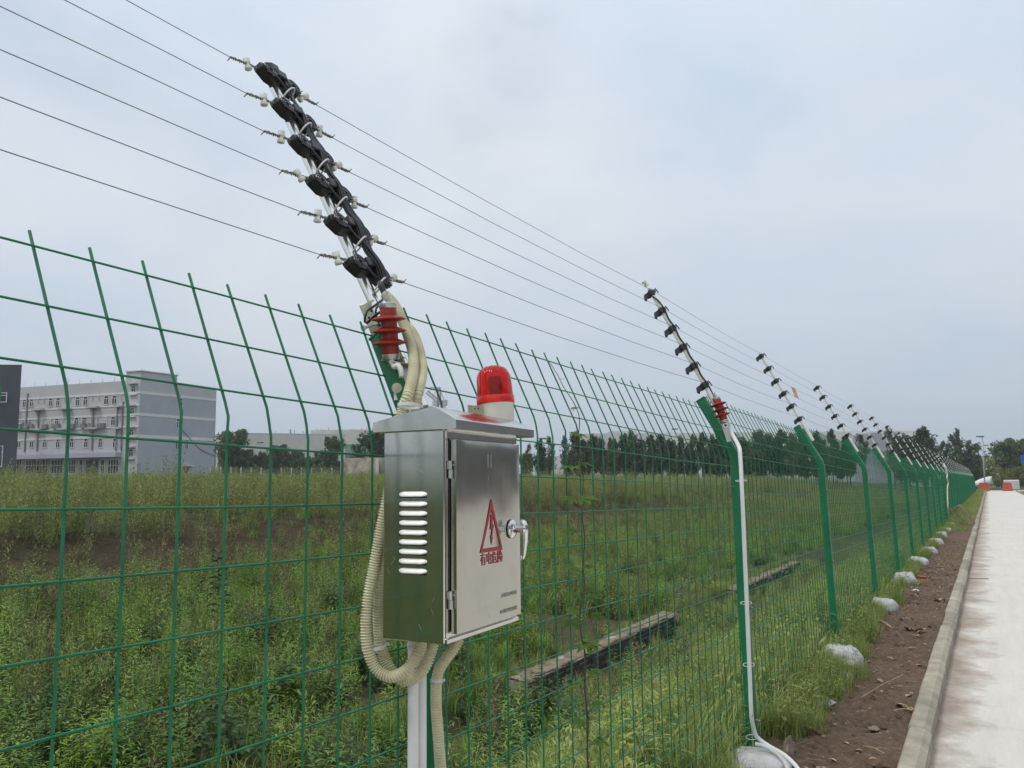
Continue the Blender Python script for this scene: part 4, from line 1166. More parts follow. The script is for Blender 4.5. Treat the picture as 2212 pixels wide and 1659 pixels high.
# body sheet with softened corners
b.box((-Dp / 2, Wd / 2, (Z0 + Z1) / 2), (Dp, Wd, Z1 - Z0), bev=0.0025)
b.build('body', M['steel'], cab)
# raised rim around the door opening
rim = MB(); rim.box((0.0012, 0.010, (Z0 + Z1) / 2), (0.002, 0.014, Z1 - Z0 - 0.004)); rim.box((0.0035, Wd / 2, Z0 + 0.006), (0.007, Wd - 0.002, 0.010), bev=0.001); rim.box((0.0035, Wd / 2, Z1 - 0.018), (0.007, Wd - 0.004, 0.030), bev=0.001)
rim.build('door_rim', M['steel'], cab)
MB().box((0.0022, 0.0165, 1.392), (0.003, 0.004, 0.42)).build('door_gap', M['dark'], cab)
# door
dz0, dz1 = 1.178, 1.596
door = MB()
V = []; F = []
ny, nzv = 15, 19          # door face with a slight cushion so reflections bend near its edges
for j in range(nzv):
    for i in range(ny):
        yy = 0.0192 + (0.331 - 0.0192) * i / (ny - 1); zz = dz0 + (dz1 - dz0) * j / (nzv - 1)
        ei = min(i, ny - 1 - i); ej = min(j, nzv - 1 - j)
        e = 0.0025 if (ei == 0 or ej == 0) else 0.0
        bulge = 0.0014 * noise.noise(Vector((yy * 9, zz * 7, 1.5))) + 0.0010 * noise.noise(Vector((yy * 20, zz * 5, 4.5)))
        V.append((0.022 - e + bulge * min(ei, 3) / 3 * min(ej, 3) / 3, yy, zz))
for j in range(nzv - 1):
    for i in range(ny - 1):
        a = j * ny + i; F.append((a, a + 1, a + 1 + ny, a + ny))
bd = [i for i in range(ny)] + [j * ny + ny - 1 for j in range(1, nzv)] + [(nzv - 1) * ny + i for i in range(ny - 2, -1, -1)] + [j * ny for j in range(nzv - 2, 0, -1)]
nb = len(V)
for q in bd: V.append((0.0045, V[q][1], V[q][2]))
for i in range(len(bd)):
    F.append((bd[i], nb + i, nb + (i + 1) % len(bd), bd[(i + 1) % len(bd)]))
F.append(tuple(range(nb, nb + len(bd))))
door.add(V, F)
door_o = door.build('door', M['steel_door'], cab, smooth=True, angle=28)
# hinges, louvres, handle
for zc in (1.531, 1.250):
    h_ = MB(); h_.lathe([(0.0052, -0.019), (0.0052, -0.0005)], (0.0085, 0.0125, zc), Vector((0, 0, 1)), 12); h_.lathe([(0.0045, 0.0005), (0.0045, 0.019)], (0.0085, 0.0105, zc), Vector((0, 0, 1)), 12)
    h_.box((0.004, 0.017, zc + 0.009), (0.006, 0.014, 0.016), bev=0.001); h_.lathe([(0.0025, 0), (0.0025, 0.004)], (0.009, 0.018, zc + 0.010), Vector((1, 0, 0)), 8)
    h_.build('hinge', M['galv'], cab, smooth=True, angle=40)
lv = []
def louvre():
    """pressed louvre on the left side sheet, opening downwards"""
    b = MB(); L_, H_, D_ = 0.0735, 0.0118, 0.0072; V = []; F = []
    ns = 12; npf = 5
    for i in range(ns + 1):
        x = -L_ / 2 + L_ * i / ns; e = min(i, ns - i) / 2.0; k = min(1.0, e) ** 0.6 if e > 0 else 0.0
        for j in range(npf):
            t_ = j / (npf - 1); a = t_ * math.pi / 2
            z = H_ / 2 - H_ * t_ * (0.35 + 0.65 * k) - (1 - k) * H_ * 0.32; y = -D_ * math.sin(a) * k
            V.append((x, y - 0.0002, z))
    for i in range(ns):
        for j in range(npf - 1):
            a = i * npf + j; F.append((a, a + npf, a + npf + 1, a + 1))
        a = i * npf + npf - 1                      # underside back to the sheet
        V.append((V[a][0], 0.0, V[a][2] + 0.001)); V.append((V[a + npf][0], 0.0, V[a + npf][2] + 0.001))
        F.append((a, a + npf, len(V) - 1, len(V) - 2))
    return b.add(V, F)
l0 = louvre().build('louvre', M['louvre'], cab, smooth=True)
for k in range(9):
    o = l0 if k == 0 else link('louvre', l0.data, cab)
    o.location = (-0.0808, 0, 1.4775 - 0.0209 * k)
slot_shade = MB().box((0, 0.0005, 0), (0.071, 0.003, 0.0030)).build('slot_shade', M['dark'], cab)  # solid dark strip under each louvre, painting the shade of its opening
for k in range(9):
    o = slot_shade if k == 0 else link('slot_shade', slot_shade.data, cab)
    o.location = (-0.0808, -0.0002, 1.4775 - 0.0209 * k - 0.0066)
scr = MB()
for k in range(16):
    a_ = Vector((-rnd.uniform(.01, .15), -0.0003, rnd.uniform(1.18, 1.6))); d_ = Vector((rnd.uniform(-.012, .012), 0, rnd.uniform(-.015, .015))); scr.tube([a_, a_ + d_], 0.00025, 3)
for k in range(12):
    a_ = Vector((0.0222, rnd.uniform(.03, .32), rnd.uniform(1.19, 1.58))); d_ = Vector((0, rnd.uniform(-.008, .008), rnd.uniform(-.012, .012))); scr.tube([a_, a_ + d_], 0.00025, 3)
scr.build('scratches', M['galv'], cab)
hd = MB()
HY, HZ = 0.277, 1.3885
hd.lathe([(0.0215, 0), (0.0225, 0.001), (0.0225, 0.004), (0.0190, 0.0065), (0.0095, 0.008), (0.0085, 0.010), (0.0085, 0.028), (0.0115, 0.029), (0.0115, 0.037), (0.008, 0.040)], (0.0235, HY, HZ), Vector((1, 0, 0)), 28)
h_o = hd.build('handle', M['chrome'], cab, smooth=True, angle=35)
gr = MB()
path = [(0.050, HY, HZ + 0.014), (0.056, HY, HZ + 0.014), (0.060, HY, HZ + 0.004), (0.061, HY, HZ - 0.020), (0.059, HY, HZ - 0.045), (0.056, HY, HZ - 0.064), (0.050, HY, HZ - 0.073), (0.050, HY, HZ - 0.064)]
pp = smooth_path(path, 0.003); gr.tube(pp, [0.0085 - 0.0045 * min(1, i / (len(pp) * 0.75)) for i in range(len(pp))], 14)
gr.build('lever', M['chrome'], h_o, smooth=True)
MB().lathe([(0.0228, 0), (0.0228, 0.0018)], (0.0222, HY, HZ), Vector((1, 0, 0)), 28).build('gasket', M['dark'], h_o)

# lid: shallow gable over the box with a turned-down rim
def lid():
    b = MB()
    wl, wr = -0.020, 0.372
    def prof(zr):
        return [(-0.178, 1.618), (-0.178, 1.640), (-0.120, 1.6525), (-0.030, zr - 0.002), (-0.0205, zr), (-0.010, zr - 0.002), (0.040, 1.6405), (0.0435, 1.6375), (0.0435, 1.6195), (0.040, 1.6185)]
    loops = []
    for y, k in ((wl, 1), (wl + 0.002, 0), (0.08, 0), (0.20, 0), (0.30, 0), (wr - 0.002, 0), (wr, 1)):
        zr = 1.6705 - 0.007 * (y - wl) / (wr - wl); P = []
        for i, (x, z) in enumerate(prof(zr)):
            z2 = z - (0.0015 if k and 2 <= i <= 6 else 0); P.append(Vector((x + (0.001 if i < 2 else -0.001 if i > 6 else 0) * k, y, z2 - 0.008 * max(0, (y - wl)) * (1 if x > 0 else 0.3))))
        loops.append(P)
    b.rings(loops)
    return b
lid().build('lid', M['steel_lid'], cab, smooth=True, angle=18)

def text_mesh(txt, size, name, mat, parent, loc, width=None, bold=0.0, depth=0.0004, height=None):
    cu = bpy.data.curves.new(name, 'FONT'); cu.body = txt; cu.size = size; cu.extrude = depth / 2; cu.offset = bold; cu.resolution_u = 3
    cu.align_x = 'CENTER'; cu.align_y = 'CENTER'
    o = bpy.data.objects.new(name, cu); col.objects.link(o)
    bpy.context.view_layer.update()
    me = bpy.data.meshes.new_from_object(o.evaluated_get(bpy.context.evaluated_depsgraph_get()))
    bpy.data.objects.remove(o)
    co = np.array([v.co[:] for v in me.vertices])
    c = (co.max(0) + co.min(0)) / 2; ex = co.max(0) - co.min(0)
    sx = width / ex[0] if width else 1; sy = height / ex[1] if height else sx
    new = np.stack([(co[:, 2]), (co[:, 0] - c[0]) * sx, (co[:, 1] - c[1]) * sy], 1)   # text faces +x, reads along +y
    me.vertices.foreach_set('co', new.astype(np.float32).ravel())
    me.materials.clear(); me.materials.append(mat); me.name = name
    o = link(name, me, parent); o.location = loc
    return o
sg = MB()
def rounded_tri(cy, cz, hw, top, bot, r):
    pts = []
    A_, B_, C_ = (cy, top), (cy + hw, bot), (cy - hw, bot)
    for (p, q, s_) in ((C_, A_, B_), (A_, B_, C_), (B_, C_, A_)):
        d1 = Vector((p[0] - q[0], p[1] - q[1])).normalized(); d2 = Vector((s_[0] - q[0], s_[1] - q[1])).normalized()
        k = r / math.tan(d1.angle(d2) / 2) * 0.6
        a = Vector(q) + d1 * k; c = Vector(q) + d2 * k
        for t_ in np.linspace(0, 1, 6):
            pts.append(tuple(a * (1 - t_) ** 2 + Vector(q) * 2 * t_ * (1 - t_) + c * t_ * t_))
    return pts
o_ = rounded_tri(0.1745, 0, 0.0555, 1.4650, 1.3420, 0.003); i_ = rounded_tri(0.1745, 0, 0.0440, 1.4410, 1.3510, 0.0012)
XF = 0.0228; V = []; F = []
n = len(o_)
for lst in (o_, i_):
    for z_ in (0, 0.0006): V += [(XF + z_, p[0], p[1]) for p in lst]
for i in range(n):
    j = (i + 1) % n
    F += [(n + i, n + j, 3 * n + j, 3 * n + i), (i, j, n + j, n + i), (2 * n + i, 3 * n + i, 3 * n + j, 2 * n + j)]
sg.add(V, F)
bolt = [(0.1735, 1.4270), (0.1815, 1.4270), (0.1785, 1.4020), (0.1860, 1.4045), (0.1765, 1.3740), (0.1815, 1.3755), (0.1735, 1.3570), (0.1690, 1.3800), (0.1722, 1.3780), (0.1772, 1.3955), (0.1680, 1.3925), (0.1700, 1.4050)]
sg.prism(bolt, 0.0006, Vector((XF, 0, 0)), Vector((0, 1, 0)), Vector((0, 0, 1)), Vector((1, 0, 0)))
so = sg.build('danger_sign', M['sign_red'], door_o)
text_mesh('有电危险', 0.03, 'danger_text', M['sign_red'], door_o, (XF + 0.0003, 0.1755, 1.3275), 0.107, 0.0003, height=0.0285)
text_mesh('上海川图信息技术有限公司', 0.01, 'maker_text', M['print_grey'], door_o, (XF + 0.0002, 0.261, 1.2350), 0.084, 0.0, 0.0002, height=0.0098)
text_mesh('电子围栏专用主机箱', 0.01, 'maker_text', M['print_grey'], door_o, (XF + 0.0002, 0.261, 1.1975), 0.086, 0.0001, 0.0002, height=0.0098)
for y_ in (0.160, 0.1755):
    MB().box((XF, y_, 1.552), (0.0012, 0.0009, 0.032)).build('weld_mark', M['galv'], door_o)

# ------------------------------------------------------------------ beacon
bc = at(1075, 917, d=2.25)
beacon = tag(empty('warning_beacon', bc + Vector((0, 0, -0.004))), 'red domed warning beacon on a white base behind the steel box lid', 'warning light')
beacon.rotation_euler = (R(1), R(-4.5), 0)
MB().lathe([(0.044, 0), (0.0455, 0.003), (0.0475, 0.054), (0.0490, 0.057), (0.0490, 0.060)], (0, 0, 0), Vector((0, 0, 1)), 40).build('base', M['beige_base'], beacon, smooth=True, angle=35)
MB().lathe([(0.0502, 0.0585), (0.0508, 0.060), (0.0508, 0.0775), (0.0500, 0.0795), (0.047, 0.080)], (0, 0, 0), Vector((0, 0, 1)), 40).build('ring', M['red_ring'], beacon, smooth=True, angle=35)
Ro = [(0.0485, 0.080), (0.0478, 0.100), (0.0465, 0.125), (0.0450, 0.135), (0.0405, 0.146), (0.0330, 0.155), (0.0230, 0.1605), (0.0110, 0.163), (0.0005, 0.1635)]
Ri = [(r * 0.955, z - 0.0015) for r, z in Ro]
dome = MB(); a_ = 44
loops = [[Vector((math.cos(2 * math.pi * k / a_) * r * (1 + (0.006 if k % 2 else -0.0)), math.sin(2 * math.pi * k / a_) * r * (1 + (0.006 if k % 2 else 0)), z)) for k in range(a_)] for r, z in Ro + Ri[::-1]]
dome.rings(loops, False).build('cover', M['red_cover'], beacon, smooth=True)
fl = MB(); fl.lathe([(0.030, 0.064), (0.030, 0.082), (0.012, 0.083), (0.007, 0.118), (0.011, 0.120), (0.011, 0.132), (0.004, 0.138)], (0, 0, 0), Vector((0, 0, 1)), 20)
fl.build('lamp', M['reflector_shell'], beacon, smooth=True, angle=35)
V = []; F = []
for i in range(9):
    for j in range(6):
        a = R(-70) + R(140) * i / 8; z = 0.084 + 0.048 * j / 5
        rr_ = 0.027 * math.sin(math.pi * (0.18 + 0.64 * j / 5)) ** 0.5
        V.append((-rr_ * math.cos(a) * 0.8 , rr_ * math.sin(a), z))
for i in range(8):
    for j in range(5):
        q = i * 6 + j; F.append((q, q + 6, q + 7, q + 1))
o = MB().add(V, F).build('reflector', M['reflector'], beacon, smooth=True); o.rotation_euler = (0, 0, R(150))
bk = tag(empty('beacon_bracket', bc), 'small yellow zinc bracket left of the beacon base', 'bracket')
pb_ = at(1027, 890, d=2.20) - bc
MB().box(pb_, (0.003, 0.055, 0.034), rot=Matrix.Rotation(R(-14), 3, 'Z'), bev=0.001).build('plate', M['zinc'], bk)
MB().tube([pb_ + Vector((-0.01, -0.008, -.02)), pb_ + Vector((-0.045, -0.012, -.02)), pb_ + Vector((-0.06, -0.012, -.05))], 0.005, 6).build('arm', M['zinc'], bk)
hb = MB()
for dy, dz_ in ((-0.004, 0.008), (0.008, 0.010), (0.0, -0.006)): hb.lathe([(0.002, 0), (0.002, 0.0006)], pb_ + Vector((0.0016 + 0.25 * dy, dy, dz_)), Vector((1, -.25, 0)), 8)
hb.build('hole_shade_discs', M['dark'], bk)  # plate is solid; hole shade is painted by dark discs

# ------------------------------------------------------------------ hoses and pipes round the box
def hose(pts, label, r=0.0124, mat='hose', sides=14):
    sp = smooth_path(pts, 0.00105); n = len(sp)
    rr = [r + (0.0012 if (i % 6) in (2, 3, 4) else -0.0030 if i % 6 == 0 else -0.0012) for i in range(n)]
    o = tag(MB().tube(sp, rr, sides).build('corrugated_hose', M[mat], None, smooth=True), label, 'hose', 'cream corrugated hoses')
    return o
XB = -1.232
hose([hose_mouth + Vector((-0.004, 0, 0.006)), at(848, 652, d=2.315), at(862, 676, d=2.29), at(876, 712, d=2.26), at(890, 755, d=2.20), at(893, 800, d=2.13), at(882, 850, d=2.05), at(868, 888, x=XB), at(860, 940, x=XB), at(852, 1000, x=XB), at(838, 1070, x=-1.222),
      at(822, 1150, x=-1.235), at(808, 1225, x=-1.248), at(796, 1290, x=-1.255), at(791, 1345, x=-1.255), at(795, 1400, x=-1.25), at(813, 1445, x=-1.235), at(845, 1462, x=-1.20), at(880, 1445, x=-1.165), at(902, 1408, x=-1.15), at(912, 1380, x=-1.145)],
     'cream corrugated hose from the pole top, its outer loop hanging left of the box')
hose([at(874, 700, d=2.30), at(893, 722, d=2.27), at(908, 765, d=2.22), at(912, 805, d=2.16), at(903, 850, d=2.08), at(893, 890, x=XB - 0.005), at(880, 950, x=XB), at(868, 1020, x=XB), at(850, 1100, x=-1.228), at(832, 1200, x=-1.238), at(821, 1270, x=-1.25), at(817, 1330, x=-1.256), at(820, 1385, x=-1.256), at(832, 1425, x=-1.25), at(856, 1462, x=-1.22), at(885, 1470, x=-1.19), at(915, 1445, x=-1.155), at(932, 1405, x=-1.14), at(939, 1380, x=-1.135)],
     'cream corrugated hose behind the first, its inner loop entering the box bottom')
hose([at(992, 1378, d=1.99), at(982, 1398, d=1.985), at(964, 1422, d=1.985), at(949, 1446, d=1.99), at(943, 1474, d=1.99), at(942, 1520, d=1.99), at(946, 1580, d=1.99), at(952, 1659, d=1.99), at(962, 1760, d=2.0)],
     'single cream corrugated hose hanging straight down under the box')
def tie_at(p, axis, r, lab):
    axis = axis.normalized(); a = axis.orthogonal().normalized(); b2 = axis.cross(a)
    m_ = MB(); m_.rings([[p + axis * h + (a * math.cos(q) + b2 * math.sin(q)) * rr for q in np.linspace(0, 6.283, 20)[:-1]] for h, rr in ((-0.004, r), (-0.004, r + .0014), (0.004, r + .0014), (0.004, r))], False)
    m_.box(p + a * (r + .003), (0.006, 0.006, 0.006)); return tag(m_.build('cable_tie', M['tie'], None), lab, 'cable tie')
tie_at((at(797, 1405, x=-1.25) + at(820, 1390, x=-1.256)) / 2, Vector((-.1, -.1, 1)), 0.027, 'translucent cable tie round the two hose loops left of the box')
tie_at((at(876, 872, d=1.98) + at(892, 880, d=2.0)) / 2, Vector((0, .1, 1)), 0.026, 'cable tie holding the two hoses just above the box lid')
tie_at(at(943, 1470, d=1.99), Vector((0, 0.05, 1)), 0.0132, 'small cable tie on the single hose under the box')
for k, (px, lab) in enumerate(((893, 'left of the two white pipes below the steel box'), (911, 'right of the two white pipes below the steel box'))):
    top = at(px, 1385, x=-1.19); top.z = 1.18
    pr = 0.0128 if k == 0 else 0.0120
    t_ = tag(MB().tube([top, Vector((top.x, top.y, 0.0)), Vector((top.x + 0.002, top.y, -0.1))], pr, 18).build('pipe', M['pvc'], None, smooth=True, angle=50), lab, 'pipe', 'white pipes on the post')
tie_at(Vector((-1.19, at(893, 1385, x=-1.19).y, 1.128)), Vector((0, 0, 1)), 0.0133, 'ring clip round the top of the left white pipe')

# ------------------------------------------------------------------ bags at the post feet
def bag_mesh(seed):
    bm = bmesh.new(); bmesh.ops.create_icosphere(bm, subdivisions=4, radius=1.0)
    for v in bm.verts:
        p = v.co.copy(); n_ = noise.noise(p * 1.4 + Vector((seed * 3.7, 0, 0))) * 0.16 + noise.noise(p * 4 + Vector((0, seed, 0))) * 0.03
        cre = -abs(noise.noise(p * 2.1 + Vector((seed, 5, 0)))) * 0.07
        q = p * (1 + n_ + cre)
        q.x = math.copysign(abs(q.x) ** 0.8, q.x); q.y = math.copysign(abs(q.y) ** 0.85, q.y)
        fold = 0.05 * math.sin(q.y * 7 + seed + 2 * q.x) * (1 - abs(q.z)) + 0.10 * noise.noise(p * 5 + Vector((seed, 0, 2))) * max(0, q.z); q = q * (1 + fold); v.co = Vector((q.x * 0.155, q.y * 0.20, max(min(q.z, 0.78 + 0.1 * noise.noise(p * 3)), -0.45) * 0.120))
    me = bpy.data.meshes.new('cement_bag'); bm.to_mesh(me); bm.free(); me.materials.append(M['bag'])
    me.polygons.foreach_set('use_smooth', [True] * len(me.polygons)); return me
bagm = [bag_mesh(s_) for s_ in (1, 2, 3, 4)]
bag_lab = ['white bag at the foot of the conduit post, conduit across it, nearest of all', 'second nearest white bag, clear plastic wad beside it', 'third white bag along the fence, a pale stick beside it', 'fourth white bag along the fence, white scrap beside it', 'fifth white bag along the fence, orange scrap beside it']
for i, y in enumerate(POSTS[1:11]):
    o = link('cement_bag', bagm[i % 4]); x_ = -1.165 + rnd.uniform(-.02, .02); o.location = (x_ + (0.02 if i == 0 else 0), y - (0.22 if i == 0 else 0.42 if i == 1 else 0.3) + rnd.uniform(-.05, .05), 0.030 if i else -0.028)
    o.rotation_euler = (rnd.uniform(-.1, .1), rnd.uniform(-.1, .1), rnd.uniform(-0.5, 0.5)); s_ = rnd.uniform(0.92, 1.08); o.scale = (s_, s_, s_ * (1.25 if i else 1.05))
    if i == 0: o.scale = (1.15, 1.0, 0.95)
    if i > 7: o.scale = (0.8, 0.8, 0.9)
    tag(o, bag_lab[i] if i < 5 else ORD[i] + ' white bag along the fence foot, small with distance', 'bag', 'white bags round the post feet')

# ------------------------------------------------------------------ litter, stones, sticks on the soil
def rock(seed, name, mat, s):
    bm = bmesh.new(); bmesh.ops.create_icosphere(bm, subdivisions=2, radius=1)
    for v in bm.verts: v.co = v.co * (1 + noise.noise(v.co * 1.7 + Vector((seed * 2.3, 0, 0))) * 0.5); v.co.x *= s[0]; v.co.y *= s[1]; v.co.z *= s[2]
    me = bpy.data.meshes.new(name); bm.to_mesh(me); bm.free(); me.materials.append(mat); return me
st = MB()
for i in range(520):          # pebbles and crumbs
    y = 3.0 + rnd.random() ** 1.6 * 18; x = rnd.uniform(-1.15, -0.54); s_ = rnd.choice([.004, .005, .006, .008, .012, .016]) * (1 + y * 0.05)
    z = soil_z(x, y)
    V = [Vector((a, b2, c_)) * s_ * rnd.uniform(.6, 1.1) + Vector((x, y, z)) for a, b2, c_ in ((1, 0, 0), (-1, .2, 0), (0, 1, 0), (.1, -1, 0), (0, 0, .8), (0, 0, -.5))]
    st.add(V, [(0, 2, 4), (2, 1, 4), (1, 3, 4), (3, 0, 4), (2, 0, 5), (1, 2, 5), (3, 1, 5), (0, 3, 5)])
tag(st.build('pebbles', M['stone'], None), kind='stuff')
st = MB()
for i in range(700):          # soil clods
    y = 3.0 + rnd.random() ** 1.5 * 20; x = rnd.uniform(-1.18, -0.54); s_ = rnd.choice([.008, .010, .014, .018, .026]) * (1 + y * 0.03); z = soil_z(x, y)
    V = [Vector((a * rnd.uniform(.6, 1.2), b2 * rnd.uniform(.6, 1.2), c_ * rnd.uniform(.5, 1.0))) * s_ + Vector((x, y, z)) for a, b2, c_ in ((1, 0, 0), (-1, .2, 0), (0, 1, 0), (.1, -1, 0), (0, 0, .8), (0, 0, -.5))]
    st.add(V, [(0, 2, 4), (2, 1, 4), (1, 3, 4), (3, 0, 4), (2, 0, 5), (1, 2, 5), (3, 1, 5), (0, 3, 5)])
tag(st.build('soil_clods', M['soil'], None), kind='stuff')
st = MB()
for i in range(260):          # straw and bits of leaf
    y = 3.0 + rnd.random() ** 1.5 * 16; x = rnd.uniform(-1.15, -0.55); z = soil_z(x, y) + 0.008
    d = rdir(rnd); L_ = rnd.uniform(0.02, 0.09) * (1 + y * .03)
    if i % 2: V = [Vector((x, y, z)) - d * L_ / 2, Vector((x, y, z)) + d * L_ / 2 + Vector((0, 0, rnd.uniform(-.003, .012)))]; st.tube(V, 0.0014 * (1 + y * .06), 3)
    else:
        V = []; F = []; leaf(V, F, Vector((x, y, z)), d + Vector((0, 0, .15)), Vector((0, 0, 1)), L_ * .8, L_ * .4); st.add(V, F)
tag(st.build('straw_and_leaf_litter', M['leaf_dry'], None), kind='stuff')
def dry_leaf(px, py, L_, rot, lab):
    p = at(*c4(px, py), z=0.03); t_ = MB(); V = []; F = []
    for k in range(5):
        d = Vector((math.cos(rot + (k - 2) * 0.5), math.sin(rot + (k - 2) * 0.5), 0.25 - 0.1 * k)); leaf(V, F, p + Vector((0, 0, 0.005)), d, Vector((.2, .1, 1)), L_ * (1 - .12 * abs(k - 2)), L_ * .42, droop=0.3)
    tag(t_.add(V, F).build('dry_leaf', M['leaf_dry'], None, smooth=True), lab, 'leaf')
dry_leaf(975, 1310, 0.09, 0.4, 'large curled dry leaf lying beside the kerb')
dry_leaf(1040, 1325, 0.06, -0.4, 'small dry leaf right of the large curled one')
dry_leaf(1215, 725, 0.12, 1.8, 'pale dry leaf on the soil near the kerb, farther off')
dry_leaf(1020, 880, 0.12, 0.2, 'brown dry leaf lying midway across the soil strip')
dry_leaf(1130, 890, 0.10, 2.6, 'brown dry leaf near the kerb beyond the large curled one')
for (a_, b_, r_, lab) in (((880, 835), (950, 880), 0.012, 'short pale stick in front of the third white bag'), ((780, 1265), (1010, 1140), 0.003, 'long thin straw across the soil strip'), ((960, 1338), (1065, 1335), 0.004, 'thin pale twig below the large curled leaf'), ((790, 1535), (915, 1580), 0.003, 'dry straw in the near grass')):
    A_, B_ = at(*c4(*a_), z=0.045), at(*c4(*b_), z=0.04)
    tag(MB().tube([A_, A_.lerp(B_, .5) + Vector((0, 0, .01)), B_], r_, 6).build('stick', M['leaf_dry'], None), lab, 'stick')
for (px, py, s_, mat, nm, lab) in ((405, 1440, (0.075, 0.10, 0.07), 'stone', 'rubble_stone', 'pale rubble stone in the grass at the fence foot'), (665, 1150, (0.09, 0.07, 0.05), 'plastic_bag', 'plastic_wad', 'crumpled clear plastic beside the second white bag'), (570, 1300, (0.10, 0.06, 0.03), 'plastic_bag', 'plastic_wad', 'torn whitish plastic film on the soil'), (905, 1640, (0.07, 0.05, 0.03), 'soil', 'soil_clod', 'round soil clod near the kerb at the bottom edge'), (1080, 668, (0.05, 0.03, 0.02), 'plastic_bag', 'plastic_wad', 'white scrap beside the fourth white bag'), (1115, 592, (0.10, 0.05, 0.015), 'orange', 'plastic_scrap', 'orange scrap before the fifth white bag'), (375, 1560, (0.03, 0.03, 0.08), 'stone', 'rubble_stone', 'grey stone standing in the grass by the nearest bag'), (850, 1440, (0.03, 0.035, 0.012), 'stone', 'rubble_stone', 'small flat grey stone in the soil')):
    p = at(*c4(px, py), z=0.02); o = link(nm, rock(px, nm, M[mat], s_)); o.location = p; tag(o, lab, 'litter' if 'plastic' in nm else 'stone')
# dark bar lying on the road
pbar0, pbar1 = at(*c4(1380, 600), z=-0.075), at(*c4(1490, 603), z=-0.075)
tag(MB().box((pbar0 + pbar1) / 2, ((pbar1 - pbar0).length, 0.05, 0.012), bev=0.003).build('flat_bar', M['bolt'], None), 'dark flat bar lying on the road beside the kerb', 'bar')
# broken frame of a chair beside the kerb far off
cf = at((2664 + 1500 / 3.687) / 1.47559, (1300 + 1385 / 3.687) / 1.47559, z=0.02)
ch = tag(empty('broken_frame', cf), 'broken brown wooden frame tipped over on the soil strip', 'wooden frame')
def bar(a, b2, r_, nm='slat'): MB().tube([Vector(a), Vector(b2)], r_, 4).build(nm, M['wood'], ch)
for y_ in (0, 0.55):
    bar((-0.33, y_, 0.50), (0.10, y_ * 1.0, 0.0), 0.03, 'leg'); bar((-0.30, y_, 0.0), (0.08, y_, 0.02), 0.022, 'leg'); bar((-0.08, y_ + .05, 0.62), (0.32, y_ + .1, 0.05), 0.03, 'leg')
bar((-0.33, 0, 0.50), (-0.33, 0.55, 0.50), 0.028); bar((-0.08, 0.05, 0.62), (-0.08, 0.65, 0.62), 0.028); bar((-.33, 0, .50), (-0.08, 0.05, .62), 0.028)
MB().box((-0.18, 0.32, 0.54), (0.30, 0.5, 0.03), rot=Matrix.Rotation(R(-24), 3, 'Y')).build('board', M['wood'], ch)

# ------------------------------------------------------------------ vine climbing the mesh
vine = tag(empty('climbing_vine', (-1.26, 2.775, 0)), 'leafy vine with red stem climbing the mesh right of the box', 'vine')
vp = []
for (px, py) in ((1272, 1659), (1268, 1560), (1265, 1480), (1262, 1420), (1258, 1380), (1254, 1310), (1262, 1260), (1262, 1180), (1258, 1130), (1260, 1060), (1254, 1000), (1252, 950), (1250, 905)):
    vp.append(at(px, py, x=-1.262))
for (px, py, xx) in ((1238, 870, -1.275), (1222, 840, -1.30), (1208, 815, -1.335), (1196, 800, -1.37), (1188, 783, -1.41)): vp.append(at(px, py, x=xx))
vp.insert(0, Vector((vp[0].x, vp[0].y, 0.0)))
VO = Vector((-1.26, 2.775, 0))
sp = smooth_path(vp, 0.012)
sp2 = [p + Vector((0.004 * math.sin(i * .35), 0.005 * math.cos(i * .35), 0)) - VO for i, p in enumerate(sp)]
MB().tube(sp2, [0.0034 - 0.0022 * i / len(sp2) for i in range(len(sp2))], 6).build('vine_stem', M['vinestem'], vine, smooth=True)
def palmate(p, d, up_, L_, name='vine_leaf', mat='vineleaf', parent=vine, org=VO, stalk=True, root=None):
    V = []; F = []; d = d.normalized(); s_ = d.cross(up_).normalized()
    for ang, k in ((0, 1.0), (0.75, 0.86), (-0.75, 0.86), (1.5, 0.6), (-1.5, 0.6)):
        dd = d * math.cos(ang) + s_ * math.sin(ang); leaf(V, F, p - org, dd, up_, L_ * k, L_ * 0.36, fold=0.12, droop=0.22)
    lf = MB().add(V, F).build(name, M[mat], parent, smooth=True)
    if root is not None: MB().tube([root - org, (root + p) / 2 - org + Vector((0, 0, -.006)), p - org], 0.0013, 4).build('leaf_stalk', M['vinestem'], parent)
    return lf
leaves_px = [((1226, 1008), 1, .075, (1252, 1030)), ((1268, 1002), 2, .075, (1252, 1030)), ((1226, 1076), 1, .08, (1250, 1095)), ((1272, 1076), 2, .08, (1252, 1095)), ((1238, 936), 1, .045, (1248, 955)), ((1258, 940), 2, .05, (1250, 955)), ((1243, 880), 2, .035, (1240, 885)), ((1212, 818), 1, .02, None),
             ((1232, 1145), 1, .055, (1258, 1160)), ((1282, 1150), 2, .06, (1262, 1165)), ((1230, 1225), 1, .075, (1258, 1235)), ((1272, 1222), 2, .05, (1258, 1235)), ((1236, 1285), 1, .07, (1258, 1300)), ((1280, 1290), 2, .07, (1262, 1305)), ((1232, 1320), 1, .06, (1256, 1335)), ((1240, 1345), 0, .085, (1256, 1335)), ((1295, 1330), 2, .055, (1270, 1345)), ((1262, 1395), 1, .09, (1258, 1385)), ((1284, 1392), 2, .06, (1262, 1390)), ((1290, 1450), 2, .07, (1264, 1470)), ((1242, 1478), 1, .06, (1262, 1490)), ((1298, 1520), 2, .06, (1266, 1540)), ((1245, 1560), 1, .06, (1266, 1575)), ((1300, 1600), 2, .07, (1268, 1610))]
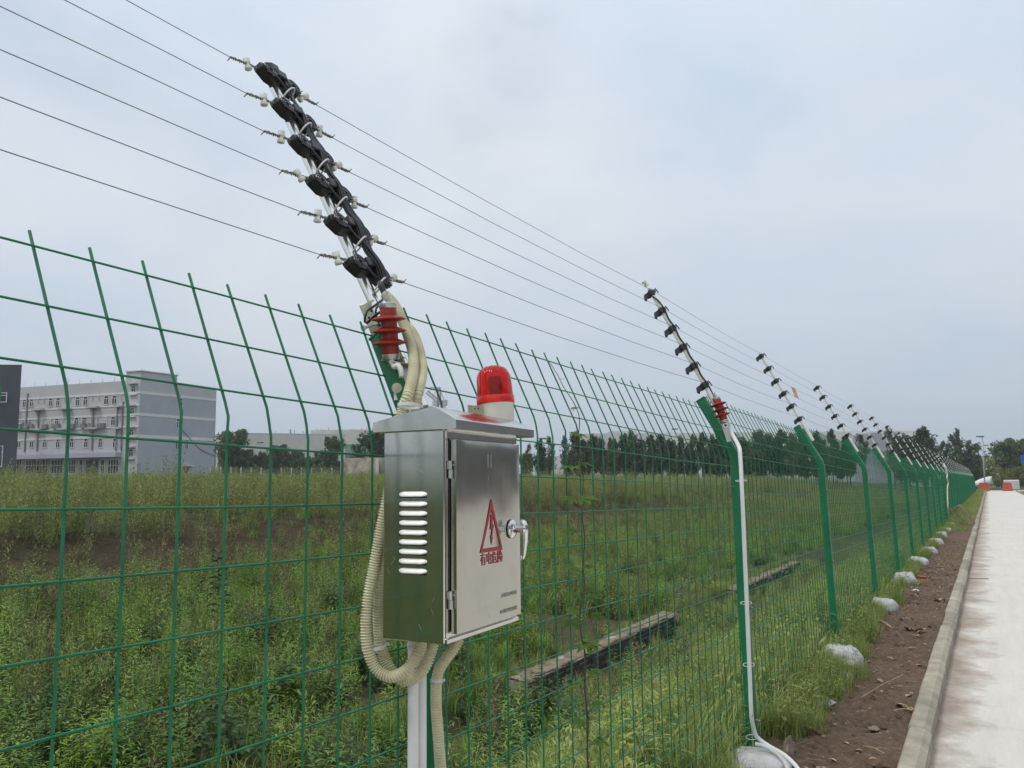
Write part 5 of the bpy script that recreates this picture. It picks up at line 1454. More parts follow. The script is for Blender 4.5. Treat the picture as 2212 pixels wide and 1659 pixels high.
for (p_, sd, L_, rt_) in leaves_px:
    off = rnd.uniform(0.0, 0.05); p = at(*p_, x=-1.255 + off); root = at(*rt_, x=-1.262) if rt_ else None
    hd_ = (-_rt if sd == 1 else _rt if sd == 2 else -_fw); d = hd_ * 0.7 + Vector((0.4, -0.2, rnd.uniform(-.35, .15)))
    upv = Vector((rnd.uniform(-.3, .5), rnd.uniform(-.6, -.1), 1)).normalized()
    palmate(p - d.normalized() * L_ * 0.3, d, upv, L_ * rnd.uniform(.62, .85), root=root)
# a few individual plants behind the mesh that stand out
def lone_plant(loc, h, L_, w_, n, mat, name, lab, seed, catg='plant', lean=0.1):
    r_ = random.Random(seed); V = []; F = []; mi = []; base = Vector((0, 0, 0)); ln = rdir(r_) * lean; pr = base
    t_ = tag(empty(name, loc), lab, catg)
    for k in range(1, 5):
        q = ln * h * (k / 4) ** 2 + Vector((0, 0, h * k / 4)); stick(V, F, pr, q, .006 * (1.2 - k / 4), .006 * (1.0 - k / 4) + .001); pr = q
    MB().add(V, F).build('stem', M['stem'], t_)
    V = []; F = []
    for k in range(n):
        s_ = 0.1 + 0.9 * (k + .5) / n; q = ln * h * s_ * s_ + Vector((0, 0, h * s_)); a = k * 2.4
        leaf(V, F, q, Vector((math.cos(a), math.sin(a), 0.35)), Vector((0, 0, 1)), L_ * (1.15 - .7 * s_), w_, droop=.35)
    MB().add(V, F).build('foliage', M[mat], t_, smooth=True)['kind'] = 'stuff'
    return t_
def gp(px, py, x_):          # ground point seen at this pixel column, at a given x
    p = at(px, py, x=x_); return Vector((x_, p.y, field_z(x_, p.y)))
lone_plant(gp(700, 1659, -3.3), 0.95, 0.17, 0.016, 46, 'lush', 'tall_weed', 'tall narrow-leaved weed standing left of the box hoses', 3)
lone_plant(gp(945, 1300, -6.0), 1.1, 0.16, 0.02, 50, 'lush', 'tall_weed', 'tall bright green weed just right of the box under the handle', 4)
lone_plant(gp(1130, 1240, -5.6), 1.05, 0.14, 0.018, 46, 'grass', 'tall_weed', 'tall pale green weed behind the mesh right of the box', 5)
lone_plant(gp(475, 1300, -9.5), 1.1, 0.22, 0.13, 34, 'darkleaf', 'dark_shrub', 'dark leafy shrub standing out in the middle of the left field', 6, 'shrub')

# ------------------------------------------------------------------ trees
def leaf_cloud(C, Nn, size, name, mat, parent):
    """many leaf-sized diamond faces at points C"""
    n = len(C); C = np.asarray(C); d = rng.normal(size=(n, 3)); d /= np.linalg.norm(d, axis=1)[:, None]
    e = rng.normal(size=(n, 3)); e -= (e * d).sum(1)[:, None] * d; e /= np.linalg.norm(e, axis=1)[:, None]
    s = (size * rng.uniform(.6, 1.3, n))[:, None]
    V = np.stack([C - d * s, C + e * s * .55, C + d * s, C - e * s * .55], 1).reshape(-1, 3)
    me = bpy.data.meshes.new(name); me.vertices.add(4 * n); me.vertices.foreach_set('co', V.astype(np.float32).ravel())
    me.loops.add(4 * n); me.loops.foreach_set('vertex_index', np.arange(4 * n, dtype=np.int32))
    me.polygons.add(n); me.polygons.foreach_set('loop_start', np.arange(0, 4 * n, 4, dtype=np.int32)); me.polygons.foreach_set('loop_total', np.full(n, 4, dtype=np.int32))
    me.update(); me.materials.append(mat)
    return link(name, me, parent)
def make_tree(kind, H, W, nleaf, lsize, mat, seed, trunk_h=0.25, label='', catg='tree', name='tree'):
    global rng
    rng = np.random.default_rng(seed); r_ = random.Random(seed)
    t_ = empty(name); tag(t_, label, catg)
    b = MB(); tips = []
    b.tube([Vector((0, 0, -1.0)), Vector((0.02 * H * .1, 0, H * trunk_h)), Vector((r_.uniform(-.02, .02) * H, r_.uniform(-.02, .02) * H, H * 0.62)), Vector((r_.uniform(-.03, .03) * H, 0, H * 0.93))], [H * .020, H * .015, H * .009, H * .003], 6)
    nb = {'poplar': 26, 'round': 22, 'willow': 14, 'spindly': 20}[kind]
    cl = []
    for i in range(nb):
        s_ = trunk_h + (0.95 - trunk_h) * (i + r_.random()) / nb; base = Vector((0, 0, H * s_)); a = r_.uniform(0, 6.28)
        if kind == 'poplar': wd = W * 0.5 * (0.95 - 0.65 * max(0, (s_ - .45) / .55)) * r_.uniform(.45, 1.15); rise = 0.30 * wd * 2
        elif kind == 'spindly': wd = W * 0.5 * (1.0 - 0.6 * s_) * r_.uniform(.4, 1.2); rise = wd * 0.9
        elif kind == 'willow': wd = W * 0.5 * math.sin(math.pi * min(max((s_ - trunk_h) / (1 - trunk_h), .18), .8)) * r_.uniform(.6, 1.1); rise = wd * 0.15
        else: wd = W * 0.5 * math.sin(math.pi * min(max((s_ - trunk_h) / (1.05 - trunk_h), .26), .86)) * r_.uniform(.45, 1.0); rise = wd * 0.5
        tip = base + Vector((math.cos(a) * wd, math.sin(a) * wd, rise))
        b.tube([base - Vector((0, 0, H * .03)), (base + tip) / 2 + Vector((0, 0, -.02 * H)), tip], [H * .006, H * .004, H * .0015], 4, caps=False)
        for q in (0.45, 0.75, 1.0):
            c_ = base.lerp(tip, q); rad = wd * {'poplar': .42, 'spindly': .26, 'round': .42, 'willow': .45}[kind] * r_.uniform(.6, 1.2) + 0.03 * H
            cl.append((c_, rad))
    b.build('trunk', M['bark'], t_)
    k = nleaf // len(cl); C = []
    for c_, rad in cl:
        p = rng.normal(size=(k, 3)); p /= np.linalg.norm(p, axis=1)[:, None]; p *= (rng.random(k) ** 0.45)[:, None] * rad
        zsc = 1.5 if kind == 'poplar' else 1.3 if kind == 'spindly' else 0.8
        p[:, 2] *= zsc
        if kind == 'willow': p[:, 2] -= rng.random(k) * rad * 0.7
        C.append(p + np.array(c_[:]))
    leaf_cloud(np.concatenate(C), None, lsize, 'crown', mat, t_)
    return t_
def place(t_, p, s=1.0, rz=0.0, label=None, group=None):
    t_.location = p; t_.scale = (s, s, s); t_.rotation_euler = (0, 0, rz)
    if label: t_['label'] = label
    if group: t_['group'] = group
pop = [make_tree('poplar', 7.5, 3.2, 3600, 0.17, M['poplar'], 200 + i, 0.12, name='poplar_tree') for i in range(4)]
spd = [make_tree('spindly', 7.0, 3.0, 1500, 0.15, M['treeleaf'], 220 + i, 0.25, name='spindly_tree') for i in range(2)]
rnt = [make_tree('round', 6.0, 5.5, 5200, 0.19, M['treeleaf'], 240 + i, 0.10, name='leafy_tree') for i in range(3)]
wil = [make_tree('willow', 6.5, 6.5, 6500, 0.20, M['willow'], 260 + i, 0.22, name='willow_tree') for i in range(2)]
used = set()
def put(tree, px, py_base, depth, py_top, nominal, label, group):
    """a tree with its foot seen at (px, py_base) and its top at py_top, depth metres away"""
    if tree.name in used: t_ = clone(tree)
    else: t_ = tree; used.add(tree.name)
    p = at(px, py_base, d=depth); top = at(px, py_top, d=depth); h = top.z - p.z
    place(t_, p, h / nominal, rnd.uniform(0, 6.28), label, group)
    k_ = rnd.uniform(0.72, 1.12); t_.scale = (t_.scale.x * k_, t_.scale.y * k_ * rnd.uniform(.85, 1.1), t_.scale.z)
    return t_
# the poplar row seen through the fence right of the box
tops = [(1140, 962, 's'), (1166, 950, 'p'), (1192, 945, 's'), (1222, 944, 's'), (1246, 935, 'p'), (1262, 950, 'p'), (1285, 942, 'p'), (1302, 948, 'p'), (1322, 948, 'p'), (1348, 938, 'p'), (1368, 934, 'p'), (1392, 950, 'p'), (1408, 942, 'p'), (1430, 940, 'p'), (1450, 952, 'p'), (1476, 944, 'p'), (1500, 940, 'p'), (1520, 935, 'p'), (1540, 944, 'p'), (1560, 938, 'p'), (1588, 938, 'p'), (1610, 945, 'p'), (1640, 932, 'p'), (1662, 940, 'p'), (1690, 930, 'p'), (1715, 938, 'p'), (1740, 928, 'p'), (1765, 935, 'p'), (1800, 930, 'p'), (1830, 940, 'p'), (1870, 940, 's')]
for i, (px, pt, k) in enumerate(tops):
    src = pop[i % 4] if k == 'p' else spd[i % 2]
    put(src, px, 1036, 92 + rnd.uniform(-3, 3), pt, 7.5 if k == 'p' else 7.0, ('dark poplar beyond the field, %s tree of the row counting from the box' if k == 'p' else 'thin half bare tree, %s of the row beyond the field from the box') % ORD[i], 'poplar row beyond the field' if k == 'p' else 'thin trees in the poplar row')
for i, px in enumerate(range(1246, 1860, 27)):
    put(pop[(i + 2) % 4], px + rnd.uniform(-8, 8), 1036, 106 + rnd.uniform(-3, 3), 950 + rnd.uniform(-10, 14), 7.5, 'poplar of the second row behind the first, ' + ORD[i] + ' from the box', 'second row of poplars')
# understorey in front of the poplars
for i, px in enumerate(range(1135, 1840, 46)):
    put(rnt[i % 3], px + rnd.uniform(-10, 10), 1040, 96, 995 + rnd.uniform(-12, 10), 6.0, 'low dark bush under the poplars, ' + ORD[i] + ' counting right from the box', 'low trees under the poplars')
# left group
for i, (px, pt, k, lab) in enumerate(((506, 935, 'r', 'tall leafy tree right beside the grey building'), (530, 972, 'r', 'small leafy tree second from the grey building'), (556, 985, 'r', 'low leafy tree before the beige building'), (602, 965, 'r', 'small tree with a visible trunk before the scaffolding'), (640, 994, 'r', 'low leafy tree left of the dark tree'), (672, 1000, 'r', 'broad low tree below the red banner'), (716, 948, 'r', 'dark bushy tree left of the concrete wall'), (768, 962, 's', 'green tree rising behind the concrete wall'), (778, 948, 's', 'thin tree behind the concrete wall'), (818, 936, 'r', 'tall leafy tree at the left edge of the steel box'))):
    put(rnt[i % 3] if k == 'r' else spd[0], px, 1030, 112, pt, 6.0 if k == 'r' else 7.0, lab, 'trees before the construction site')
for i, px in enumerate(range(488, 830, 19)):
    put(rnt[i % 3], px + rnd.uniform(-6, 6), 1034, 118 + rnd.uniform(-3, 6), (982 if px < 700 else 1000) + rnd.uniform(-9, 9), 6.0, 'low bush of the green belt left of the box, ' + ORD[i] + ' from the grey building', 'low belt of bushes beyond the left field')
# right group
c6 = lambda x, y: ((2664 + x / 3.687) / 1.47559, (1300 + y / 3.687) / 1.47559)
for i, (x, ytop, k, dd, lab) in enumerate(((700, 250, 's', 118, 'thin tree top rising over the violet grey building'), (770, 330, 'p', 115, 'poplar left of the two tall ones behind the far poles'), (880, 330, 'p', 115, 'poplar behind the far insulator poles'), (960, 335, 'p', 116, 'broad poplar behind the far insulator poles'), (1040, 270, 'p', 115, 'tall poplar behind the far insulator poles'), (1085, 230, 'p', 115, 'tallest poplar, above the far insulator poles'),
        (1180, 450, 's', 125, 'thin tree between the tall poplar and the dark tree'), (1260, 410, 's', 125, 'dark thin tree above the far fence end'), (1330, 430, 's', 125, 'second thin dark tree above the far fence end'), (1440, 330, 's', 128, 'slim tree left of the tallest slim one'), (1485, 265, 's', 128, 'tallest slim tree near the street lamps'), (1600, 400, 's', 128, 'slim tree under the street lamps'), (1650, 430, 's', 130, 'slim tree right of the street lamps'),
        (1950, 510, 's', 135, 'slim tree left of the large dark tree'), (2060, 420, 'r', 135, 'large dark tree at the right edge of the picture'), (2140, 400, 'r', 138, 'large dark tree behind the blue sign'), (2215, 440, 'r', 132, 'dark tree cut off by the right picture edge'))):
    src = {'s': spd[i % 2], 'p': pop[i % 4], 'r': rnt[i % 3]}[k]; nom = {'s': 7.0, 'p': 7.5, 'r': 6.0}[k]
    px, pt = c6(x, ytop); put(src, px, 1053, dd, pt, nom, lab, None)
for i, (x, ytop, dd, lab) in enumerate(((1420, 590, 130, 'yellow green willow behind the fence end'), (1560, 570, 131, 'yellow green willow left of the mixer truck'), (1720, 555, 132, 'largest yellow green willow, above the mixer truck'), (1890, 760, 117, 'low yellow green willow right of the truck drum'), (1990, 700, 132, 'low yellow green willow right of the mixer truck'), (2230, 640, 122, 'yellow green bush at the right edge under the blue sign'))):
    px, pt = c6(x, ytop); put(wil[i % 2], px, 1056, dd, pt, 6.5, lab, None)
# low hedge mass at the end of the road
hp = []; hs = []
for i in range(900):
    x, y = rnd.uniform(-80, 60), rnd.uniform(225, 245); hp.append((x, y, (field_z(x, y) if x < -1.3 else 0) - 0.1)); hs.append(rnd.uniform(1.8, 3.6))
scatter('far_hedge', 'bush', hp, hs)

# ------------------------------------------------------------------ buildings
UP = Vector((0, 0, 1))
def window(parent, P0, s_dir, out_dir, s, z, w, h, mullions=1, transom=0.3, pane='glass', name='window'):
    """framed window whose sill corner sits at distance s along the wall and height z"""
    o = P0 + s_dir * s; o = Vector((o.x, o.y, z)) + out_dir * 0.02; f = 0.085 if h > 1.0 else 0.06; d = out_dir * 0.07
    fb = MB()
    fb.frame_box(o, s_dir * w, UP * f, d); fb.frame_box(o + UP * (h - f), s_dir * w, UP * f, d)
    fb.frame_box(o + UP * f, s_dir * f, UP * (h - 2 * f), d); fb.frame_box(o + UP * f + s_dir * (w - f), s_dir * f, UP * (h - 2 * f), d)
    for k in range(mullions):
        q = w * (k + 1) / (mullions + 1); fb.frame_box(o + UP * f + s_dir * (q - f / 2) - out_dir * -.005, s_dir * f, UP * ((h - 2 * f) * (1 - (transom if mullions == 1 else 0))), d * .8)
    if transom: fb.frame_box(o + UP * (h * (1 - transom) - f / 2) + s_dir * f + out_dir * .008, s_dir * (w - 2 * f), UP * f, d * .7)
    fo = fb.build(name, M['frame'], parent)
    MB().frame_box(o + s_dir * f * .5 + UP * f * .5 - out_dir * .015, s_dir * (w - f), UP * (h - f), out_dir * 0.03).build('pane', M[pane], fo)
    return fo
def poly_block(parent, pts, z0, z1, mat, name='wall'):
    V = [Vector((p.x, p.y, z0)) for p in pts] + [Vector((p.x, p.y, z1)) for p in pts]; n = len(pts)
    F = [tuple(reversed(range(n))), tuple(range(n, 2 * n))] + [(i, (i + 1) % n, (i + 1) % n + n, i + n) for i in range(n)]
    return MB().add(V, F).build(name, M[mat], parent)
# --- the grey four-storey building at the left
cb_ = lambda x, y: ((x / 3.16) / 1.47559, (1140 + y / 3.16) / 1.47559)
DB = 134.0
P0 = at(*cb_(1398, 680), d=DB); P0.z = 0
sR = Vector((0, 1, 0)); oR = Vector((1, 0, 0))
sL = Vector((-math.cos(R(10)), -math.sin(R(10)), 0)); oL = Vector((math.sin(R(10)), -math.cos(R(10)), 0))
def facL(x, y):
    p = onplane(*cb_(x, y), P0, oL); return (p - P0).dot(sL), p.z
def facR(x, y):
    p = onplane(*cb_(x, y), P0, oR); return (p - P0).dot(sR), p.z
bld = tag(empty('office_building', (0, 0, 0)), 'pale grey four storey building with white bands and a raised stair tower', 'building')
lenR = facR(2172, 620)[0]; lenL = facL(60, 600)[0] + 25
zr = facR(2178, 312)[1]; zt = facL(1435, 134)[1]; zb = 0.6
pr = [P0, P0 + sR * lenR, P0 + sR * lenR + sL * lenL, P0 + sL * lenL]
poly_block(bld, pr, zb, zr, 'wall_mid')
# right face away from the sun: its shade painted as darker, bluer grey
MB().frame_box(Vector((P0.x, P0.y + 0.05, zb)), sR * (lenR - 0.1), UP * (facR(1425, 350)[1] - zb), oR * 0.04).build('shaded_end_wall', M['wall_shaded'], bld)
tw = facL(1275, 160)[0]; twR = facR(1785, 200)[0]
tower = poly_block(bld, [P0 - oR * .02, P0 + sR * twR, P0 + sR * twR + sL * tw, P0 + sL * tw], zr, zt, 'wall_mid', 'stair_tower')
MB().frame_box(Vector((P0.x, P0.y, zt)) - sR * .2 - sL * .2, sR * (twR + .4), UP * 0.15, sL * (tw + .4)).build('coping', M['band'], bld)
for (y_, t_) in ((352, 0.45), (572, 0.45), (792, 0.5)):
    z = facR(1430, y_)[1]; MB().frame_box(Vector((P0.x, P0.y, z - t_ / 2)) + oR * .04, sR * lenR, UP * t_, oR * .05).build('band', M['band'], bld)
for (y_, t_, s1) in ((350, 0.32, 0), (568, 0.32, 0), (786, 0.32, 0), (475, 0.25, 0), (692, 0.25, 0)):
    z = facL(1412, y_)[1]; MB().frame_box(Vector((P0.x, P0.y, z - t_ / 2)) + oL * .01, sL * lenL, UP * t_, oL * .07).build('band', M['band'], bld)
def winL(cx, y0_, y1_, wpx, **k):
    s0, z1_ = facL(cx + wpx / 2, y0_); s1, z0_ = facL(cx - wpx / 2, y1_); window(bld, P0, sL, oL, s0, z0_, abs(s1 - s0), z1_ - z0_, **k)
for cx, a, b_, w_ in ((248, 405, 505, 44), (320, 405, 500, 44), (512, 397, 497, 46), (587, 394, 490, 46), (785, 385, 487, 48), (863, 382, 482, 50), (1073, 373, 475, 52), (1155, 370, 472, 54)): winL(cx, a + 8, b_, w_)
for cx, a, b_ in ((185, 412, 462), (385, 402, 458), (445, 400, 455), (655, 392, 446), (715, 388, 442), (935, 378, 432), (1000, 376, 430), (1223, 368, 420)): winL(cx, a, b_, 15, mullions=0, transom=0)
for i, (cx, a, b_, w_) in enumerate(((235, 612, 708, 42), (305, 608, 708, 44), (497, 605, 705, 46), (575, 600, 700, 46), (772, 595, 693, 48), (850, 592, 692, 48), (1060, 588, 690, 50), (1142, 585, 688, 50))): winL(cx, a + 6, b_, w_, pane='glass_pale' if i in (2, 6) else 'glass')
for cx, a, b_ in ((170, 612, 665), (370, 607, 662), (430, 605, 660), (640, 598, 652), (922, 590, 643), (987, 588, 648), (1210, 582, 636)): winL(cx, a, b_, 15, mullions=0, transom=0)
for cx in (190, 320, 450, 585, 725, 868, 1012, 1160): winL(cx, 812, 910, 48)
for x0_, x1_, mu in ((115, 225, 3), (255, 490, 7), (515, 640, 3), (690, 770, 2), (795, 840, 1), (1010, 1060, 1), (1085, 1200, 3)): winL((x0_ + x1_) / 2, 1025, 1172, x1_ - x0_, mullions=mu, transom=0.4)
s0, z1_ = facL(995, 1022); s1, z0_ = facL(865, 1175)
MB().frame_box(P0 + sL * s0 + UP * zb, sL * (s1 - s0), UP * (z1_ - zb), oL * .05).build('entrance', M['wall_dark'], bld)
s0, z1_ = facL(1225, 955); s1, z0_ = facL(40, 1000)
MB().frame_box(P0 + sL * s0 + UP * facL(1225, 1000)[1] + oL * .01, sL * (lenL - s0), UP * (facL(1225, 955)[1] - facL(1225, 1000)[1]), oL * 1.3).build('canopy', M['canopy'], bld)
for cx, a, b_ in ((1347, 285, 355), (1333, 505, 578), (1328, 725, 797), (1322, 925, 1002)):
    winL(cx, a, b_, 50)
    s0, z_ = facL(cx + 42, a - 30); s1, _z = facL(cx - 42, a - 30)
    MB().frame_box(P0 + sL * s0 + UP * (z_ - .15), sL * (s1 - s0), UP * .2, oL * .7).build('window_hood', M['wall_light'], bld)
    s0, z_ = facL(cx + 34, b_ + 14)
    MB().frame_box(P0 + sL * s0 + UP * (z_ - .1), sL * ((s1 - s0) if False else abs(facL(cx - 34, b_ + 14)[0] - s0)), UP * .16, oL * .35).build('sill', M['band'], bld)
def winR(cx, y0_, y1_, wpx, **k):
    s0, z1_ = facR(cx - wpx / 2, y0_); s1, z0_ = facR(cx + wpx / 2, y1_); window(bld, P0 + oR * .04, sR, oR, s0, z0_, abs(s1 - s0), z1_ - z0_, **k)
for cx, a, b_, w_ in ((1820, 405, 505, 32), (1792, 612, 712, 34), (1782, 825, 925, 42), (1878, 825, 925, 34)): winR(cx, a, b_, w_)
s0, z_ = facR(1843, 1095); s1, _z = facR(1893, 1095)
MB().frame_box(P0 + sR * s0 + UP * zb + oR * .04, sR * (s1 - s0), UP * (z_ - zb), oR * .05).build('side_door', M['wall_dark'], bld)
s0, z_ = facR(1840, 1092); s1, _z = facR(1925, 1092)
MB().frame_box(P0 + sR * s0 + UP * z_ + oR * .04, sR * (s1 - s0), UP * .15, oR * .8).build('door_canopy', M['band'], bld)
for cx, ty in ((205, 690), (300, 690), (322, 690), (465, 690), (565, 685), (588, 685), (740, 686), (850, 682), (930, 680), (1022, 680), (1042, 680)):
    s_, z_ = facL(cx, ty); MB().frame_box(P0 + sL * (s_ - .5) + UP * (z_ - .45) + oL * .05, sL * 1.0, UP * .75, oL * .45).build('air_conditioner', M['unit'], bld)
for x0_, x1_, ty in ((160, 200, 520), (358, 455, 515), (625, 725, 506), (905, 1012, 491), (1185, 1240, 484), (340, 440, 716), (610, 720, 710), (890, 1000, 705), (1172, 1230, 703)):
    s0, z_ = facL(x1_, ty); s1, _z = facL(x0_, ty); MB().frame_box(P0 + sL * s0 + UP * (z_ - .25) + oL * .05, sL * (s1 - s0), UP * .28, oL * .8).build('ledge', M['wall_mid'], bld)
for x_, a, b_ in ((285, 360, 950), (400, 510, 940), (950, 492, 935), (1190, 485, 940), (1245, 440, 940)):
    s_, z1_ = facL(x_, a); z0_ = facL(x_, b_)[1]; MB().frame_box(P0 + sL * (s_ - .1) + UP * z0_ + oL * .01, sL * .2, UP * (z1_ - z0_), oL * .18).build('drain_pipe', M['pipe_grey'], bld)
rp = MB()
for k in range(22):
    s_ = lenL * k / 22; q = P0 + sL * (tw + s_) + UP * zr; rp.tube([q, q + UP * rnd.uniform(.5, .9)], 0.05, 4)
    q = P0 + sR * (lenR * k / 22) + UP * (zr if k > 10 else zt); rp.tube([q, q + UP * .4], 0.04, 4)
rp.build('roof_stubs', M['band'], bld)
b = MB(); qa = P0 + sR * facR(1840, 735)[0] + UP * facR(1840, 735)[1]; qb = P0 + sR * facR(2160, 990)[0] + UP * facR(2160, 990)[1]
b.tube(smooth_path([qa + oR * .1, qa.lerp(qb, .5) + UP * -.8 + oR * .1, qb + oR * .1], 1.0), 0.07, 4); b.build('drooping_cable', M['pipe_grey'], bld)

# --- dark building at the left edge
DD = 120.0
A_ = at(*cb_(190, 600), d=DD)
dk = tag(empty('dark_building', (0, 0, 0)), 'dark slate building cut off by the left picture edge', 'building')
z1_ = at(*cb_(190, 62), d=DD).z
wd_ = _rt.copy(); wd_.z = 0; wd_.normalize(); fw_ = _fw.copy(); fw_.z = 0; fw_.normalize()
A0 = Vector((A_.x, A_.y, 0))
poly_block(dk, [A0, A0 - wd_ * 25, A0 - wd_ * 25 - fw_ * 2, A0 - wd_ * 8 + fw_ * 20 - fw_ * 20 - fw_ * 1, A0][:4], 0.5, z1_, 'wall_dark')
q = at(*cb_(68, 450), d=DD - 1.0); window(dk, Vector((q.x, q.y, 0)), -wd_, -fw_, 0, q.z, 3.0, at(*cb_(68, 350), d=DD - 1).z - q.z, mullions=1)
q = at(*cb_(22, 1100), d=DD - 1.0); window(dk, Vector((q.x, q.y, 0)), -wd_, -fw_, 0, q.z, 2.5, at(*cb_(22, 885), d=DD - 1).z - q.z, mullions=1)

# --- beige building with upright fins
ce = lambda x, y: ((680 + x / 3.95) / 1.47559, (1330 + y / 3.95) / 1.47559)
bg = tag(empty('finned_building', (0, 0, 0)), 'low beige building with upright fins right of the grey building', 'building')
DG = 210.0
K = at(*ce(330, 400), d=DG); K.z = 0
zt_ = at(*ce(330, 215), d=DG).z
sA = (-wd_ * 0.95 + fw_ * 0.55).normalized(); sB = (wd_ * 1.0 + fw_ * 0.45).normalized()
LA = 40; q = at(*ce(715, 235), d=DG + 10); LB = 26.5
poly_block(bg, [K, K + sB * LB, K + sB * LB + sA * LA, K + sA * LA], 1, zt_, 'wall_beige')
outA = Vector((sA.y, -sA.x, 0)); outA = outA if outA.dot(-fw_) > 0 else -outA
MB().frame_box(K + sA * 0.3 + UP * 1.5 + outA * .02, sA * 36, UP * (zt_ - 3.2), outA * .04).build('glazing', M['pipe_grey'], bg)
fin = None
for k in range(18):
    if fin is None:
        fin = MB().frame_box(Vector((0, 0, 1.2)), sA * 0.55, UP * (zt_ - 2.6), outA * 0.5).build('fin', M['wall_beige'], bg); o = fin
    else: o = link('fin', fin.data, bg)
    o.location = K + sA * (0.2 + k * 1.75)
MB().frame_box(K + UP * zt_, sB * LB, UP * .4, sA * LA).build('roof_edge', M['wall_mid'], bg)
outB = Vector((sB.y, -sB.x, 0)); outB = outB if outB.dot(-fw_) > 0 else -outB
MB().frame_box(K + sB * 12 + UP * 5.0 + outB * .02, sB * 3, UP * 2.2, outB * .1).build('vent_panel', M['pipe_grey'], bg)

# --- scaffolded construction site
cs = tag(empty('construction_site', (0, 0, 0)), 'half built block wrapped in green netting with scaffold poles above', 'building')
DS = 230.0
a0 = at(*ce(760, 400), d=DS); a1 = at(*ce(2420, 400), d=DS); a0.z = a1.z = 0
u = (a1 - a0); LL = u.length; u.normalize(); zt_ = at(*ce(760, 328), d=DS).z; z0_ = 1.0
MB().frame_box(a0 + UP * z0_, u * LL, UP * (zt_ - z0_), fw_ * 20).build('slab_frame', M['net'], cs)
MB().frame_box(a0 + u * LL * .10 + UP * at(*ce(900, 372), d=DS).z - fw_ * .3, u * LL * .11, UP * 2.0, fw_ * .2).build('brown_hoarding', M['wood'], cs)
for z_ in (0.25, 0.5, 0.75): MB().frame_box(a0 + UP * (z0_ + (zt_ - z0_) * z_) - fw_ * .5, u * LL, UP * .25, fw_ * .3).build('floor_edge', M['scaff'], cs)
MB().frame_box(a0 + u * LL * .28 + UP * (zt_ - .5) - fw_ * .2, u * LL * .42, UP * 4.0, fw_ * 12).build('upper_block', M['wall_beige'], cs)
MB().frame_box(at(*ce(1078, 352), d=DS - 1.5), u * (at(*ce(1265, 340), d=DS) - at(*ce(1078, 340), d=DS)).length, UP * (at(*ce(1078, 325), d=DS).z - at(*ce(1078, 352), d=DS).z), fw_ * .2).build('banner', M['banner'], cs)
for k in range(64):
    s_ = LL * (0.015 + .97 * (k + rnd.random() * .6) / 64); h_ = at(*ce(760, rnd.choice([130, 160, 190, 220, 175, 150, 250])), d=DS).z
    MB().tube([a0 + u * s_ + UP * z0_ + fw_ * rnd.uniform(-1, 12), a0 + u * s_ + UP * h_ + fw_ * rnd.uniform(-1, 12)], 0.12, 3, caps=False).build('scaffold_pole', M['scaff'], cs)
# --- concrete wall / shed
sh = tag(empty('concrete_shed', (0, 0, 0)), 'stained concrete wall standing in the weeds left of the steel box', 'wall')
DW = 84.0
q0 = at(*ce(1600, 720), d=DW); q1 = at(*ce(2075, 720), d=DW - 1); zt_ = at(*ce(1600, 515), d=DW).z
q0.z = q1.z = 0; u2 = (q1 - q0); L2 = u2.length; u2.normalize()
poly_block(sh, [q0, q1, q1 + fw_ * 3 + wd_ * 4.0, q0 + fw_ * 6], 0.3, zt_, 'conc_wall')
for f_ in (0.0, 0.94): MB().frame_box(q0 + u2 * L2 * f_ + UP * .4 - fw_ * .06, u2 * .3, UP * (zt_ - .5), fw_ * .05).build('pier', M['wall_beige'], sh)
MB().frame_box(q0 + u2 * L2 * .3 + UP * (zt_ - 3.2) - fw_ * .05, u2 * 1.8, UP * .5, fw_ * .04).build('vent', M['pipe_grey'], sh)
# --- chain-link fence in front of the left trees
gf = tag(empty('wire_fence', (0, 0, 0)), 'low grey wire fence with pale posts beyond the left field', 'fence')
DF = 100.0
f0 = at(*ce(-30, 640), d=DF); f1 = at(*ce(1620, 660), d=DF); zb_ = at(*ce(300, 740), d=DF).z
n = 13
for k in range(n + 1):
    p = f0.lerp(f1, k / n); MB().box((p.x, p.y, (p.z + zb_) / 2), (.12, .12, p.z - zb_ + .3)).build('fence_post', M['wall_mid'], gf)
mb = MB()
for k in range(n * 10):
    p = f0.lerp(f1, (k + .5) / (n * 10)); mb.tube([Vector((p.x, p.y, zb_)), Vector((p.x, p.y, p.z - .1))], .018, 3, caps=False)
for k in range(7):
    z_ = zb_ + (f0.z - zb_ - .1) * k / 6; mb.tube([Vector((f0.x, f0.y, z_)), Vector((f1.x, f1.y, z_))], .02, 3, caps=False)
mb.build('wire_netting', M['pipe_grey'], gf)['kind'] = 'stuff'

